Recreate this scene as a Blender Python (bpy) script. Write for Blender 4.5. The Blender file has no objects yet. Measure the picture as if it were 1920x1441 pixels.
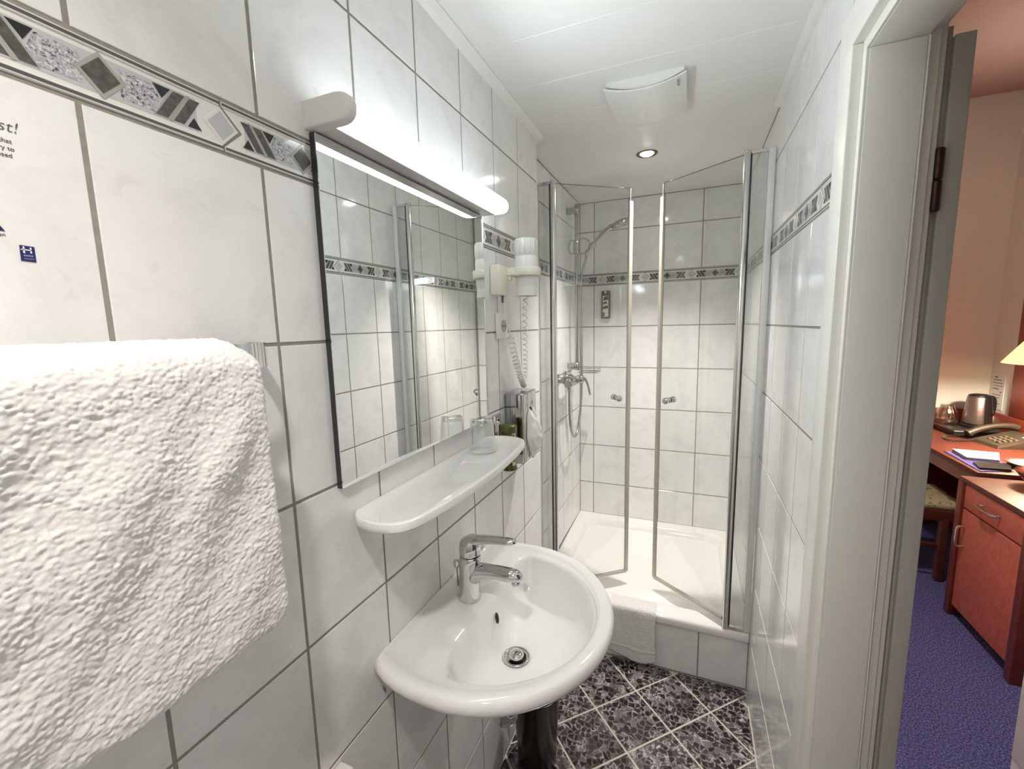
import bpy, bmesh, math, random
import numpy as np
from mathutils import Vector, Matrix
S = bpy.context.scene
COL = S.collection
PI = math.pi
rnd = random.Random(7)

# ------------------------------------------------------------ camera, light, exposure
cam_d = bpy.data.cameras.new('camera')
cam = bpy.data.objects.new('camera', cam_d)
COL.objects.link(cam)
cam_d.sensor_fit = 'HORIZONTAL'
cam_d.sensor_width = 36.0
cam_d.lens = 36.0 * 808.95 / 1920.0
cam_d.clip_start = 0.02
_r = Vector((0.92535914, 0.37840536, -0.02280001))
_u = Vector((-0.03033722, 0.13386973, 0.99053448))
_f = Vector((-0.37787579, 0.91590844, -0.13535734))
cam.matrix_world = Matrix(((_r.x, _u.x, -_f.x, 0.56542), (_r.y, _u.y, -_f.y, -0.48907), (_r.z, _u.z, -_f.z, 1.51991), (0, 0, 0, 1)))
S.camera = cam

w = bpy.data.worlds.new('world')
S.world = w
w.use_nodes = True
w.node_tree.nodes['Background'].inputs[0].default_value = (0.9, 0.85, 0.8, 1)
w.node_tree.nodes['Background'].inputs[1].default_value = 0.05

S.view_settings.view_transform = 'Standard'
S.view_settings.look = 'None'
S.view_settings.gamma = 1.0
S.view_settings.use_curve_mapping = False
S.view_settings.exposure = 0.54
S.cycles.max_bounces = 14
S.cycles.diffuse_bounces = 12
S.cycles.glossy_bounces = 6
S.cycles.transparent_max_bounces = 24
S.cycles.transmission_bounces = 8
S.cycles.caustics_reflective = False
S.cycles.caustics_refractive = False
S.cycles.use_denoising = True

WARM = (1.0, 0.93, 0.875)
COOL = (0.86, 0.95, 1.0)
LAMP_STRENGTH = 5.5        # mirror light diffuser
SPOT_W = 46.0              # halogen downlights
ROOM_W = 34.0              # bedroom table lamp


def spot(name, loc, watts, col, size=PI * 0.86, blend=0.6, rad=0.028):
    d = bpy.data.lights.new(name, 'SPOT')
    d.energy = watts
    d.color = col
    d.spot_size = size
    d.spot_blend = blend
    d.shadow_soft_size = rad
    o = bpy.data.objects.new(name, d)
    o.location = loc
    COL.objects.link(o)
    return o


spot('shower_spot_light', (0.372, 1.554, 2.214), SPOT_W * 1.65, WARM, PI * 0.56, 1.0, 0.014)
spot('entry_spot_light', (0.430, -0.56, 2.214), SPOT_W * 0.62, WARM, PI * 0.74, 1.0)
al = bpy.data.lights.new('mirror_lamp_tube', 'AREA')
al.shape = 'RECTANGLE'
al.size = 0.58
al.size_y = 0.036
al.energy = 2.5
al.color = COOL
alo = bpy.data.objects.new('mirror_lamp_tube', al)
alo.matrix_world = Matrix(((0, 0.0, -1, 0.0925), (1, 0, 0, 0.375), (0, -1.0, 0, 1.850), (0, 0, 0, 1)))
COL.objects.link(alo)
spot('bedroom_fill_light', (1.02, 1.60, 2.90), 105.0, (1.0, 0.95, 0.90), PI * 0.55, 1.0, 0.05)  # unseen fill added to brighten the bedroom carpet and cabinet front

# ------------------------------------------------------------ materials


def nt(name):
    m = bpy.data.materials.new(name)
    m.use_nodes = True
    n = m.node_tree
    return m, n, n.nodes['Principled BSDF']


def pmat(name, col, rough=0.5, metal=0.0, spec=0.5, coat=0.0, emit=None, es=0.0, sheen=0.0):
    m, n, b = nt(name)
    b.inputs['Base Color'].default_value = (*col, 1)
    b.inputs['Roughness'].default_value = rough
    b.inputs['Metallic'].default_value = metal
    b.inputs['Specular IOR Level'].default_value = spec
    b.inputs['Coat Weight'].default_value = coat
    b.inputs['Sheen Weight'].default_value = sheen
    if emit:
        b.inputs['Emission Color'].default_value = (*emit, 1)
        b.inputs['Emission Strength'].default_value = es
    return m


def ramp(n, stops, fac):
    r = n.nodes.new('ShaderNodeValToRGB')
    e = r.color_ramp.elements
    while len(e) < len(stops):
        e.new(0.5)
    for k, (p, c) in enumerate(stops):
        e[k].position = p
        e[k].color = (*c, 1)
    n.links.new(fac, r.inputs[0])
    return r.outputs[0]


def noise(n, vec, scale, detail=4, rough=0.55, dist=0.0, wv=None):
    t = n.nodes.new('ShaderNodeTexNoise')
    t.inputs['Scale'].default_value = scale
    t.inputs['Detail'].default_value = detail
    t.inputs['Roughness'].default_value = rough
    t.inputs['Distortion'].default_value = dist
    if vec is not None:
        n.links.new(vec, t.inputs['Vector'])
    if wv is not None:
        t.noise_dimensions = '4D'
        n.links.new(wv, t.inputs['W'])
    return t.outputs[0]


def math_n(n, op, a, b=None):
    x = n.nodes.new('ShaderNodeMath')
    x.operation = op
    for i, v in enumerate((a, b)):
        if v is None:
            continue
        if isinstance(v, (int, float)):
            x.inputs[i].default_value = v
        else:
            n.links.new(v, x.inputs[i])
    return x.outputs[0]


def mixc(n, fac, a, b, mode='MIX'):
    x = n.nodes.new('ShaderNodeMix')
    x.data_type = 'RGBA'
    x.blend_type = mode
    if isinstance(fac, (int, float)):
        x.inputs[0].default_value = fac
    else:
        n.links.new(fac, x.inputs[0])
    for i, v in ((6, a), (7, b)):
        if isinstance(v, tuple):
            x.inputs[i].default_value = (*v, 1)
        else:
            n.links.new(v, x.inputs[i])
    return x.outputs[2]


def objrand(n, k=20.0):
    oi = n.nodes.new('ShaderNodeObjectInfo')
    return math_n(n, 'MULTIPLY', oi.outputs['Random'], k)


def geopos(n):
    return n.nodes.new('ShaderNodeNewGeometry').outputs['Position']


def objco(n):
    return n.nodes.new('ShaderNodeTexCoord').outputs['Object']


def bump(n, b, h, strength, dist):
    x = n.nodes.new('ShaderNodeBump')
    x.inputs['Strength'].default_value = strength
    x.inputs['Distance'].default_value = dist
    n.links.new(h, x.inputs['Height'])
    n.links.new(x.outputs[0], b.inputs['Normal'])


def m_tile():
    m, n, b = nt('marbled_white_tile')
    p = geopos(n)
    wv = objrand(n)
    v = noise(n, p, 7.0, 6, 0.62, 1.2, wv)
    c1 = ramp(n, [(0.0, (0.70, 0.695, 0.675)), (0.38, (0.735, 0.732, 0.722)), (0.53, (0.80, 0.797, 0.787)), (1.0, (0.83, 0.827, 0.815))], v)
    v2 = noise(n, p, 26.0, 5, 0.6, 0.8, wv)
    sp = ramp(n, [(0.0, (1, 1, 1)), (0.62, (1, 1, 1)), (0.78, (0.86, 0.85, 0.85)), (1, (0.80, 0.79, 0.79))], v2)
    n.links.new(mixc(n, 1.0, c1, sp, 'MULTIPLY'), b.inputs['Base Color'])
    b.inputs['Roughness'].default_value = 0.09
    b.inputs['Specular IOR Level'].default_value = 0.55
    bump(n, b, noise(n, p, 14.0, 2, 0.5, 0, wv), 0.05, 0.004)
    return m


def m_floor():
    m, n, b = nt('dark_marbled_floor_tile')
    p = geopos(n)
    wv = objrand(n)
    patch = noise(n, p, 17.0, 3, 0.55, 0.3, math_n(n, 'ADD', wv, 7.0))
    fine = noise(n, p, 30.0, 6, 0.66, 0.8, math_n(n, 'ADD', wv, 3.0))
    vein = math_n(n, 'ABSOLUTE', math_n(n, 'SUBTRACT', fine, 0.5))
    wx = n.nodes.new('ShaderNodeTexNoise')
    wx.noise_dimensions = '4D'
    wx.inputs['Scale'].default_value = 34.0
    wx.inputs['Detail'].default_value = 3.0
    n.links.new(p, wx.inputs['Vector'])
    n.links.new(wv, wx.inputs['W'])
    av = n.nodes.new('ShaderNodeVectorMath')
    av.operation = 'MULTIPLY_ADD'
    n.links.new(wx.outputs['Color'], av.inputs[0])
    av.inputs[1].default_value = (0.022, 0.022, 0.0)
    n.links.new(p, av.inputs[2])
    de = n.nodes.new('ShaderNodeTexVoronoi')
    de.feature = 'DISTANCE_TO_EDGE'
    f1 = n.nodes.new('ShaderNodeTexVoronoi')
    for q in (de, f1):
        q.voronoi_dimensions = '2D'
        q.inputs['Scale'].default_value = 46.0
        n.links.new(av.outputs[0], q.inputs['Vector'])
    rc = n.nodes.new('ShaderNodeSeparateColor')
    n.links.new(f1.outputs['Color'], rc.inputs[0])
    inner = ramp(n, [(0.0, (0, 0, 0)), (0.07, (0, 0, 0)), (0.16, (1, 1, 1)), (1, (1, 1, 1))], math_n(n, 'ADD', de.outputs['Distance'], math_n(n, 'MULTIPLY', math_n(n, 'SUBTRACT', fine, 0.5), 0.30)))
    keep = ramp(n, [(0.0, (0, 0, 0)), (0.26, (0.25, 0.25, 0.25)), (0.36, (1, 1, 1)), (1, (1, 1, 1))], rc.outputs[0])
    bm_ = mixc(n, 1.0, inner, keep, 'MULTIPLY')
    ground = ramp(n, [(0.28, (0.030, 0.018, 0.022)), (0.5, (0.115, 0.095, 0.098)), (0.70, (0.26, 0.24, 0.235))], fine)
    dark = ramp(n, [(0.0, (0.006, 0.002, 0.004)), (0.6, (0.016, 0.006, 0.010)), (1.0, (0.055, 0.032, 0.038))], rc.outputs[1])
    c0 = mixc(n, bm_, ground, dark)
    vm = ramp(n, [(0.0, (1, 1, 1)), (0.014, (0.9, 0.9, 0.9)), (0.030, (0, 0, 0)), (1, (0, 0, 0))], vein)
    vp = ramp(n, [(0.38, (0, 0, 0)), (0.56, (1, 1, 1))], patch)
    inv = mixc(n, bm_, (1.0, 1.0, 1.0), (0.08, 0.08, 0.08))
    n.links.new(mixc(n, mixc(n, 1.0, mixc(n, 1.0, vm, vp, 'MULTIPLY'), inv, 'MULTIPLY'), c0, (0.58, 0.56, 0.55)), b.inputs['Base Color'])
    b.inputs['Roughness'].default_value = 0.16
    return m


def m_granite():
    m, n, b = nt('speckled_granite_print')
    p = objco(n)
    v = noise(n, p, 320.0, 3, 0.6, 0.6)
    c = ramp(n, [(0.0, (0.02, 0.02, 0.025)), (0.36, (0.04, 0.04, 0.045)), (0.42, (0.34, 0.34, 0.37)), (0.56, (0.46, 0.46, 0.49)), (0.63, (0.68, 0.67, 0.65)), (1, (0.72, 0.71, 0.68))], v)
    n.links.new(c, b.inputs['Base Color'])
    b.inputs['Roughness'].default_value = 0.15
    return m


def m_dark(name, a, c_, scale):
    m, n, b = nt(name)
    v = noise(n, objco(n), scale, 4, 0.6)
    n.links.new(ramp(n, [(0.3, a), (0.7, c_)], v), b.inputs['Base Color'])
    b.inputs['Roughness'].default_value = 0.15
    return m


def m_glass(name, tint, gloss_rough=0.0, f0=0.05, power=5.0):
    m = bpy.data.materials.new(name)
    m.use_nodes = True
    n = m.node_tree
    n.nodes.clear()
    out = n.nodes.new('ShaderNodeOutputMaterial')
    tr = n.nodes.new('ShaderNodeBsdfTransparent')
    tr.inputs[0].default_value = (*tint, 1)
    gl = n.nodes.new('ShaderNodeBsdfGlossy')
    gl.inputs[0].default_value = (1, 1, 1, 1)
    gl.inputs['Roughness'].default_value = gloss_rough
    lw = n.nodes.new('ShaderNodeLayerWeight')
    lw.inputs[0].default_value = 0.5
    fac = math_n(n, 'ADD', math_n(n, 'MULTIPLY', math_n(n, 'POWER', lw.outputs['Facing'], power), 0.85), f0)
    mx = n.nodes.new('ShaderNodeMixShader')
    n.links.new(fac, mx.inputs[0])
    n.links.new(tr.outputs[0], mx.inputs[1])
    n.links.new(gl.outputs[0], mx.inputs[2])
    n.links.new(mx.outputs[0], out.inputs[0])
    return m


def m_wood(name, a, b_, c_, scale, stretch=(1, 1, 0.12), rough=0.35):
    m, n, b = nt(name)
    mp = n.nodes.new('ShaderNodeMapping')
    mp.inputs['Scale'].default_value = stretch
    n.links.new(objco(n), mp.inputs[0])
    v = noise(n, mp.outputs[0], scale, 5, 0.65, 1.5)
    n.links.new(ramp(n, [(0.25, a), (0.5, b_), (0.75, c_)], v), b.inputs['Base Color'])
    b.inputs['Roughness'].default_value = rough
    return m


def m_terry():
    m, n, b = nt('white_terry_cloth')
    v = noise(n, geopos(n), 420.0, 2, 0.6)
    n.links.new(ramp(n, [(0.25, (0.68, 0.665, 0.645)), (0.75, (0.79, 0.775, 0.755))], v), b.inputs['Base Color'])
    b.inputs['Roughness'].default_value = 0.95
    b.inputs['Specular IOR Level'].default_value = 0.1
    b.inputs['Sheen Weight'].default_value = 0.3
    return m


def m_noisecol(name, stops, scale, rough=0.9, detail=3, bstr=0.0, bdist=0.002):
    m, n, b = nt(name)
    v = noise(n, geopos(n), scale, detail, 0.7)
    n.links.new(ramp(n, stops, v), b.inputs['Base Color'])
    b.inputs['Roughness'].default_value = rough
    if bstr:
        bump(n, b, v, bstr, bdist)
    return m


TILE = m_tile()
FLOOR = m_floor()
GROUT = m_noisecol('grey_grout', [(0.3, (0.255, 0.24, 0.205)), (0.7, (0.315, 0.30, 0.26))], 90, 0.9)
GROUTF = m_noisecol('cream_floor_grout', [(0.3, (0.55, 0.52, 0.44)), (0.7, (0.66, 0.63, 0.55))], 60, 0.9)
B_WHITE = pmat('border_white_glaze', (0.74, 0.73, 0.69), 0.1)
B_GREY = pmat('border_dark_line', (0.09, 0.085, 0.085), 0.2)
B_STEEL = pmat('border_grey_field', (0.50, 0.50, 0.51), 0.12)
B_EDGE = pmat('border_olive_outline', (0.36, 0.37, 0.33), 0.15)
B_DARK = m_dark('border_dark_stone', (0.05, 0.046, 0.04), (0.12, 0.11, 0.095), 160)
B_BLACK = m_dark('border_black_stone', (0.008, 0.007, 0.01), (0.02, 0.015, 0.02), 200)
B_SPECK = m_granite()
CERAMIC = pmat('white_sanitary_ceramic', (0.84, 0.838, 0.815), 0.07, coat=0.3)
ENAMEL = pmat('white_enamel_tray', (0.86, 0.83, 0.805), 0.1, coat=0.2)
CHROME = pmat('polished_chrome', (0.66, 0.66, 0.66), 0.06, 1.0)
ALU = pmat('bright_aluminium', (0.70, 0.70, 0.69), 0.2, 1.0)
ALUP = pmat('satin_pale_profile', (0.80, 0.81, 0.80), 0.3, 0.2)
SATIN = pmat('satin_grey_chrome', (0.46, 0.455, 0.44), 0.14, 1.0)
STEEL_D = pmat('dark_bronze_ring', (0.22, 0.16, 0.13), 0.3, 1.0)
MIRROR = pmat('mirror_silver', (0.90, 0.92, 0.90), 0.0, 1.0)
BLACKEDGE = pmat('dark_mirror_edge', (0.03, 0.035, 0.035), 0.3)
GLASS = m_glass('clear_shower_glass', (0.955, 0.97, 0.96))
GLASSG = m_glass('greyed_side_glass', (0.84, 0.86, 0.85), 0.12, 0.16)
TUMBLER = m_glass('clear_tumbler_glass', (0.965, 0.97, 0.97), 0.0, 0.035, 2.6)
THICKG = m_glass('thick_tumbler_base', (0.90, 0.91, 0.91), 0.05, 0.28, 2.0)
SEAL = pmat('milky_plastic_seal', (0.62, 0.58, 0.50), 0.35)
CEIL = pmat('white_panel_lacquer', (0.80, 0.80, 0.775), 0.35)
PLASTIC = pmat('white_plastic', (0.80, 0.79, 0.75), 0.3)
CREAM = pmat('cream_plastic', (0.80, 0.77, 0.65), 0.35)
CAPWHITE = pmat('white_lamp_cap', (0.72, 0.71, 0.68), 0.25)
DIFF = pmat('lit_lamp_diffuser', (0.9, 0.9, 0.9), 0.4, emit=COOL, es=LAMP_STRENGTH)
BULB = pmat('lit_halogen_bulb', (1, 1, 1), 0.4, emit=(1.0, 0.93, 0.85), es=60.0)
TERRY = m_terry()
TISSUE = pmat('white_tissue', (0.90, 0.89, 0.87), 0.9, spec=0.1)
OLIVE = pmat('olive_plastic', (0.075, 0.085, 0.012), 0.3)
OLIVE2 = pmat('amber_brown_bottle', (0.085, 0.065, 0.006), 0.25)
LABELM = pmat('pale_label', (0.62, 0.58, 0.48), 0.4)
LABELD = pmat('gold_brown_print', (0.20, 0.15, 0.04), 0.4)
DISP = pmat('dark_olive_dispenser', (0.035, 0.032, 0.014), 0.3)
BIN = m_wood('dark_streaked_bin', (0.004, 0.002, 0.002), (0.014, 0.007, 0.004), (0.05, 0.028, 0.012), 60, (1, 1, 0.06), 0.22)
DARKHOLE = pmat('dark_cavity', (0.004, 0.004, 0.005), 0.5)
FRAMEW = pmat('door_frame_paint', (0.81, 0.80, 0.735), 0.35)
INKG = pmat('grey_ink', (0.10, 0.10, 0.11), 0.6)
NAVY = pmat('navy_print', (0.012, 0.018, 0.11), 0.5)
WHITEP = pmat('white_print', (0.75, 0.75, 0.75), 0.5)
HINGE = pmat('brown_hinge', (0.06, 0.025, 0.02), 0.3, 0.4)
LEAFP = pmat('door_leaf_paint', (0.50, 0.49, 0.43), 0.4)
ROOMW = m_noisecol('peach_wallpaper', [(0.3, (0.73, 0.70, 0.655)), (0.7, (0.80, 0.77, 0.725))], 200, 0.9)
ROOMC = pmat('peach_ceiling', (0.50, 0.34, 0.29), 0.9)
CARPET = m_noisecol('blue_fleck_carpet', [(0.34, (0.005, 0.005, 0.03)), (0.46, (0.04, 0.045, 0.22)), (0.56, (0.11, 0.10, 0.20)), (0.68, (0.30, 0.28, 0.32))], 170, 1.0, 3, 0.6, 0.004)
CHERRY = m_wood('red_cherry_wood', (0.075, 0.014, 0.009), (0.10, 0.020, 0.012), (0.125, 0.028, 0.017), 22, (0.25, 1, 1), 0.5)
CHERRYD = m_wood('dark_cherry_wood', (0.11, 0.018, 0.010), (0.15, 0.026, 0.014), (0.19, 0.036, 0.02), 22, (1, 1, 0.15), 0.35)
CHERRYF = m_wood('speckled_cherry_front', (0.34, 0.075, 0.045), (0.46, 0.11, 0.07), (0.54, 0.155, 0.10), 40, (1, 1, 0.5), 0.45)
BLACKP = pmat('black_plastic', (0.012, 0.010, 0.010), 0.3)
PHONE = pmat('grey_brown_phone', (0.042, 0.032, 0.022), 0.45)
PAPER = pmat('white_paper', (0.80, 0.77, 0.74), 0.7)
BLUEF = pmat('blue_folder', (0.09, 0.07, 0.26), 0.4)
FABRIC = m_noisecol('floral_seat_fabric', [(0.35, (0.06, 0.07, 0.03)), (0.45, (0.48, 0.40, 0.24)), (0.62, (0.52, 0.42, 0.26)), (0.7, (0.30, 0.10, 0.08))], 26, 0.9)
SHADE = pmat('lit_lamp_shade', (0.85, 0.75, 0.5), 0.7, emit=(1.0, 0.72, 0.30), es=0.9)
BRASS = pmat('brass', (0.6, 0.42, 0.18), 0.3, 1.0)
GREYST = pmat('brushed_steel', (0.24, 0.19, 0.18), 0.32, 0.85)
GLASSD = m_glass('smoky_bowl_glass', (0.30, 0.24, 0.20), 0.02, 0.08)
SWEET = pmat('wrapped_sweets', (0.35, 0.17, 0.05), 0.35)
REDPANEL = pmat('red_wood_panel', (0.30, 0.055, 0.032), 0.4)
WARDW = pmat('white_wardrobe', (0.86, 0.86, 0.80), 0.5)

# ------------------------------------------------------------ mesh helpers


class MB:
    def __init__(self):
        self.v = []
        self.f = []
        self.m = []
        self.s = []

    def add(self, vs, fs, mi=0, smooth=False):
        o = len(self.v)
        self.v += [tuple(p) for p in vs]
        for f in fs:
            self.f.append([i + o for i in f])
            self.m.append(mi)
            self.s.append(smooth)
        return self

    def box(self, a, b, mi=0, bev=0.0):
        x0, y0, z0 = [min(p, q) for p, q in zip(a, b)]
        x1, y1, z1 = [max(p, q) for p, q in zip(a, b)]
        if bev <= 0:
            vs = [(x, y, z) for x in (x0, x1) for y in (y0, y1) for z in (z0, z1)]
            return self.add(vs, [(0, 1, 3, 2), (4, 6, 7, 5), (0, 4, 5, 1), (2, 3, 7, 6), (0, 2, 6, 4), (1, 5, 7, 3)], mi)
        bm = bmesh.new()
        bmesh.ops.create_cube(bm, size=1)
        for vv in bm.verts:
            vv.co = Vector(((x0 + x1) / 2 + vv.co.x * (x1 - x0), (y0 + y1) / 2 + vv.co.y * (y1 - y0), (z0 + z1) / 2 + vv.co.z * (z1 - z0)))
        bmesh.ops.bevel(bm, geom=bm.edges[:], offset=bev, segments=3, profile=0.5, affect='EDGES')
        self.bm(bm, mi, True)
        return self

    def bm(self, bm, mi=0, smooth=False):
        bm.verts.index_update()
        self.add([v.co[:] for v in bm.verts], [[v.index for v in f.verts] for f in bm.faces], mi, smooth)
        bm.free()

    def rings(self, rs, mi=0, cap0=False, cap1=False, smooth=True, closed=True):
        n = len(rs[0])
        vs = [p for r in rs for p in r]
        fs = []
        for k in range(len(rs) - 1):
            for i in range(n if closed else n - 1):
                j = (i + 1) % n
                fs.append((k * n + i, k * n + j, (k + 1) * n + j, (k + 1) * n + i))
        self.add(vs, fs, mi, smooth)
        if cap0:
            self.add(rs[0], [tuple(range(n))[::-1]], mi, False)
        if cap1:
            self.add(rs[-1], [tuple(range(n))], mi, False)
        return self

    def lathe(self, prof, c, axis=(0, 0, 1), n=28, mi=0, cap0=True, cap1=True, smooth=True, squash=1.0):
        ax = Vector(axis).normalized()
        a = ax.orthogonal().normalized() if abs(ax.z) < 0.99 else Vector((1, 0, 0))
        b = ax.cross(a)
        c = Vector(c)
        rs = []
        for r, h in prof:
            rs.append([c + ax * h + a * (r * math.cos(2 * PI * k / n)) + b * (r * squash * math.sin(2 * PI * k / n)) for k in range(n)])
        return self.rings(rs, mi, cap0, cap1, smooth)

    def tube(self, path, r, n=8, mi=0, caps=True):
        ps = [Vector(p) for p in path]
        rad = r if isinstance(r, (list, tuple)) else [r] * len(ps)
        t0 = (ps[1] - ps[0]).normalized()
        a = t0.orthogonal().normalized()
        rs = []
        for k, p in enumerate(ps):
            t = (ps[min(k + 1, len(ps) - 1)] - ps[max(k - 1, 0)]).normalized()
            a = (a - t * a.dot(t)).normalized()
            b = t.cross(a)
            rs.append([p + a * (rad[k] * math.cos(2 * PI * q / n)) + b * (rad[k] * math.sin(2 * PI * q / n)) for q in range(n)])
        return self.rings(rs, mi, caps, caps)

    def prism(self, poly, h0, h1, fn, mi=0, bev=0.0):
        """poly: 2-D convex ccw polygon; fn(u, v, h) -> point"""
        n = len(poly)
        if bev > 0:
            inn = inset(poly, bev)
            rs = [[fn(u, v, h0) for u, v in poly], [fn(u, v, h1 - bev) for u, v in poly], [fn(u, v, h1) for u, v in inn]]
        else:
            rs = [[fn(u, v, h0) for u, v in poly], [fn(u, v, h1) for u, v in poly]]
        vs = [p for r in rs for p in r]
        fs = []
        for k in range(len(rs) - 1):
            for i in range(n):
                j = (i + 1) % n
                fs.append((k * n + i, k * n + j, (k + 1) * n + j, (k + 1) * n + i))
        fs.append(tuple(range((len(rs) - 1) * n, len(rs) * n)))
        return self.add(vs, fs, mi, False)

    def mesh(self, name, mats):
        me = bpy.data.meshes.new(name)
        me.from_pydata(self.v, [], self.f)
        for m in mats:
            me.materials.append(m)
        me.polygons.foreach_set('material_index', self.m)
        me.polygons.foreach_set('use_smooth', self.s)
        bm = bmesh.new()
        bm.from_mesh(me)
        bmesh.ops.remove_doubles(bm, verts=bm.verts, dist=1e-6)
        bmesh.ops.recalc_face_normals(bm, faces=bm.faces)
        bm.to_mesh(me)
        bm.free()
        me.update()
        return me


def inset(poly, d):
    n = len(poly)
    out = []
    for i in range(n):
        p0 = Vector(poly[i - 1])
        p1 = Vector(poly[i])
        p2 = Vector(poly[(i + 1) % n])
        e1 = (p1 - p0).normalized()
        e2 = (p2 - p1).normalized()
        n1 = Vector((-e1.y, e1.x))
        n2 = Vector((-e2.y, e2.x))
        k = 1 + n1.dot(n2)
        out.append(tuple(p1 + (n1 + n2) * (d / max(k, 0.3))))
    return out


def clip(poly, x0, x1, y0, y1):
    def cut(ps, f):
        out = []
        for i in range(len(ps)):
            a, b = ps[i - 1], ps[i]
            fa, fb = f(a), f(b)
            if fa * fb < 0:
                t = fa / (fa - fb)
                out.append((a[0] + (b[0] - a[0]) * t, a[1] + (b[1] - a[1]) * t))
            if fb >= 0:
                out.append(b)
        return out
    for f in (lambda p: p[0] - x0, lambda p: x1 - p[0], lambda p: p[1] - y0, lambda p: y1 - p[1]):
        poly = cut(poly, f)
        if len(poly) < 3:
            return []
    return poly


def link(name, data, parent=None):
    o = bpy.data.objects.new(name, data)
    COL.objects.link(o)
    if parent:
        o.parent = parent
    return o


def obj(name, mb, mats, parent=None, sharp=None):
    if not isinstance(mats, (list, tuple)):
        mats = [mats]
    me = mb.mesh(name, mats) if isinstance(mb, MB) else mb
    if sharp:
        me.set_sharp_from_angle(angle=math.radians(sharp))
    o = link(name, me)
    if parent:
        o.parent = parent
        o.matrix_parent_inverse = Matrix.Translation(parent.location).inverted()
    return o


def thing(name, label, cat, loc=(0, 0, 0), group=None):
    o = link(name, None)
    o.empty_display_size = 0.05
    o.location = loc
    o['label'] = label
    o['category'] = cat
    if group:
        o['group'] = group
    return o


def tag(o, label, cat, group=None):
    o['label'] = label
    o['category'] = cat
    if group:
        o['group'] = group
    return o


def struct(o, label=None):
    o['kind'] = 'structure'
    if label:
        o['label'] = label
        o['category'] = 'building'
    return o


def smoothed(o, lv=1):
    md = o.modifiers.new('sub', 'SUBSURF')
    md.levels = lv
    md.render_levels = lv
    return o


def arc(c, r, a0, a1, n):
    return [(c[0] + r * math.cos(a0 + (a1 - a0) * k / n), c[1] + r * math.sin(a0 + (a1 - a0) * k / n)) for k in range(n + 1)]


def spline(pts, n=8):
    P = [Vector(p) for p in pts]
    out = []
    for i in range(len(P) - 1):
        p0, p1, p2, p3 = P[max(i - 1, 0)], P[i], P[i + 1], P[min(i + 2, len(P) - 1)]
        for k in range(n):
            t = k / n
            out.append(0.5 * ((2 * p1) + (p2 - p0) * t + (2 * p0 - 5 * p1 + 4 * p2 - p3) * t * t + (3 * p1 - p0 - 3 * p2 + p3) * t ** 3))
    out.append(P[-1])
    return out


# ------------------------------------------------------------ room constants
H = 0.25
W = 0.20
ZB0, ZB1 = 1.75, 1.815      # border course
ZCEIL = 2.235
XR = 0.8257                 # right wall
YB = 2.197                  # shower back wall
XS = -0.074                 # shower left wall
YE = 1.186                  # end of left wall
YBASE = 1.346               # front of shower base
YF = -1.15                  # wall behind the camera
YD0, YD1 = -0.235, 0.556    # casing outer edges of bathroom door
ZT = 0.294
G = 0.0054                  # joint width
TH = 0.007
VJ = [0, .25, .5, .75, 1.0, 1.25, 1.5, ZB0, ZB1, ZB1 + H, ZCEIL]

_tc = {}


def tile_mesh(w_, h_):
    k = (round(w_, 4), round(h_, 4))
    if k not in _tc:
        mb = MB()
        mb.prism([(-k[0] / 2, -k[1] / 2), (k[0] / 2, -k[1] / 2), (k[0] / 2, k[1] / 2), (-k[0] / 2, k[1] / 2)], 0.0005, TH, lambda u, v, h: (u, v, h), 0, 0.0007)
        _tc[k] = mb.mesh('tile', [TILE])
    return _tc[k]


def frame(o, u, n):
    u, n = Vector(u), Vector(n)
    v = n.cross(u)
    return Matrix(((u.x, v.x, n.x, o[0]), (u.y, v.y, n.y, o[1]), (u.z, v.z, n.z, o[2]), (0, 0, 0, 1)))


def wall_tiles(parent, M, us, vs, skip_border=True):
    """M: frame with u horizontal, v up, n out of the wall; us/vs joint lists"""
    for j in range(len(vs) - 1):
        if skip_border and abs(vs[j] - ZB0) < 1e-6:
            continue
        for i in range(len(us) - 1):
            w_, h_ = us[i + 1] - us[i] - G, vs[j + 1] - vs[j] - G
            if w_ < 0.008 or h_ < 0.008:
                continue
            o = link('tile', tile_mesh(w_, h_), parent)
            o.matrix_local = M @ Matrix.Translation(((us[i] + us[i + 1]) / 2, (vs[j] + vs[j + 1]) / 2, 0))


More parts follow.
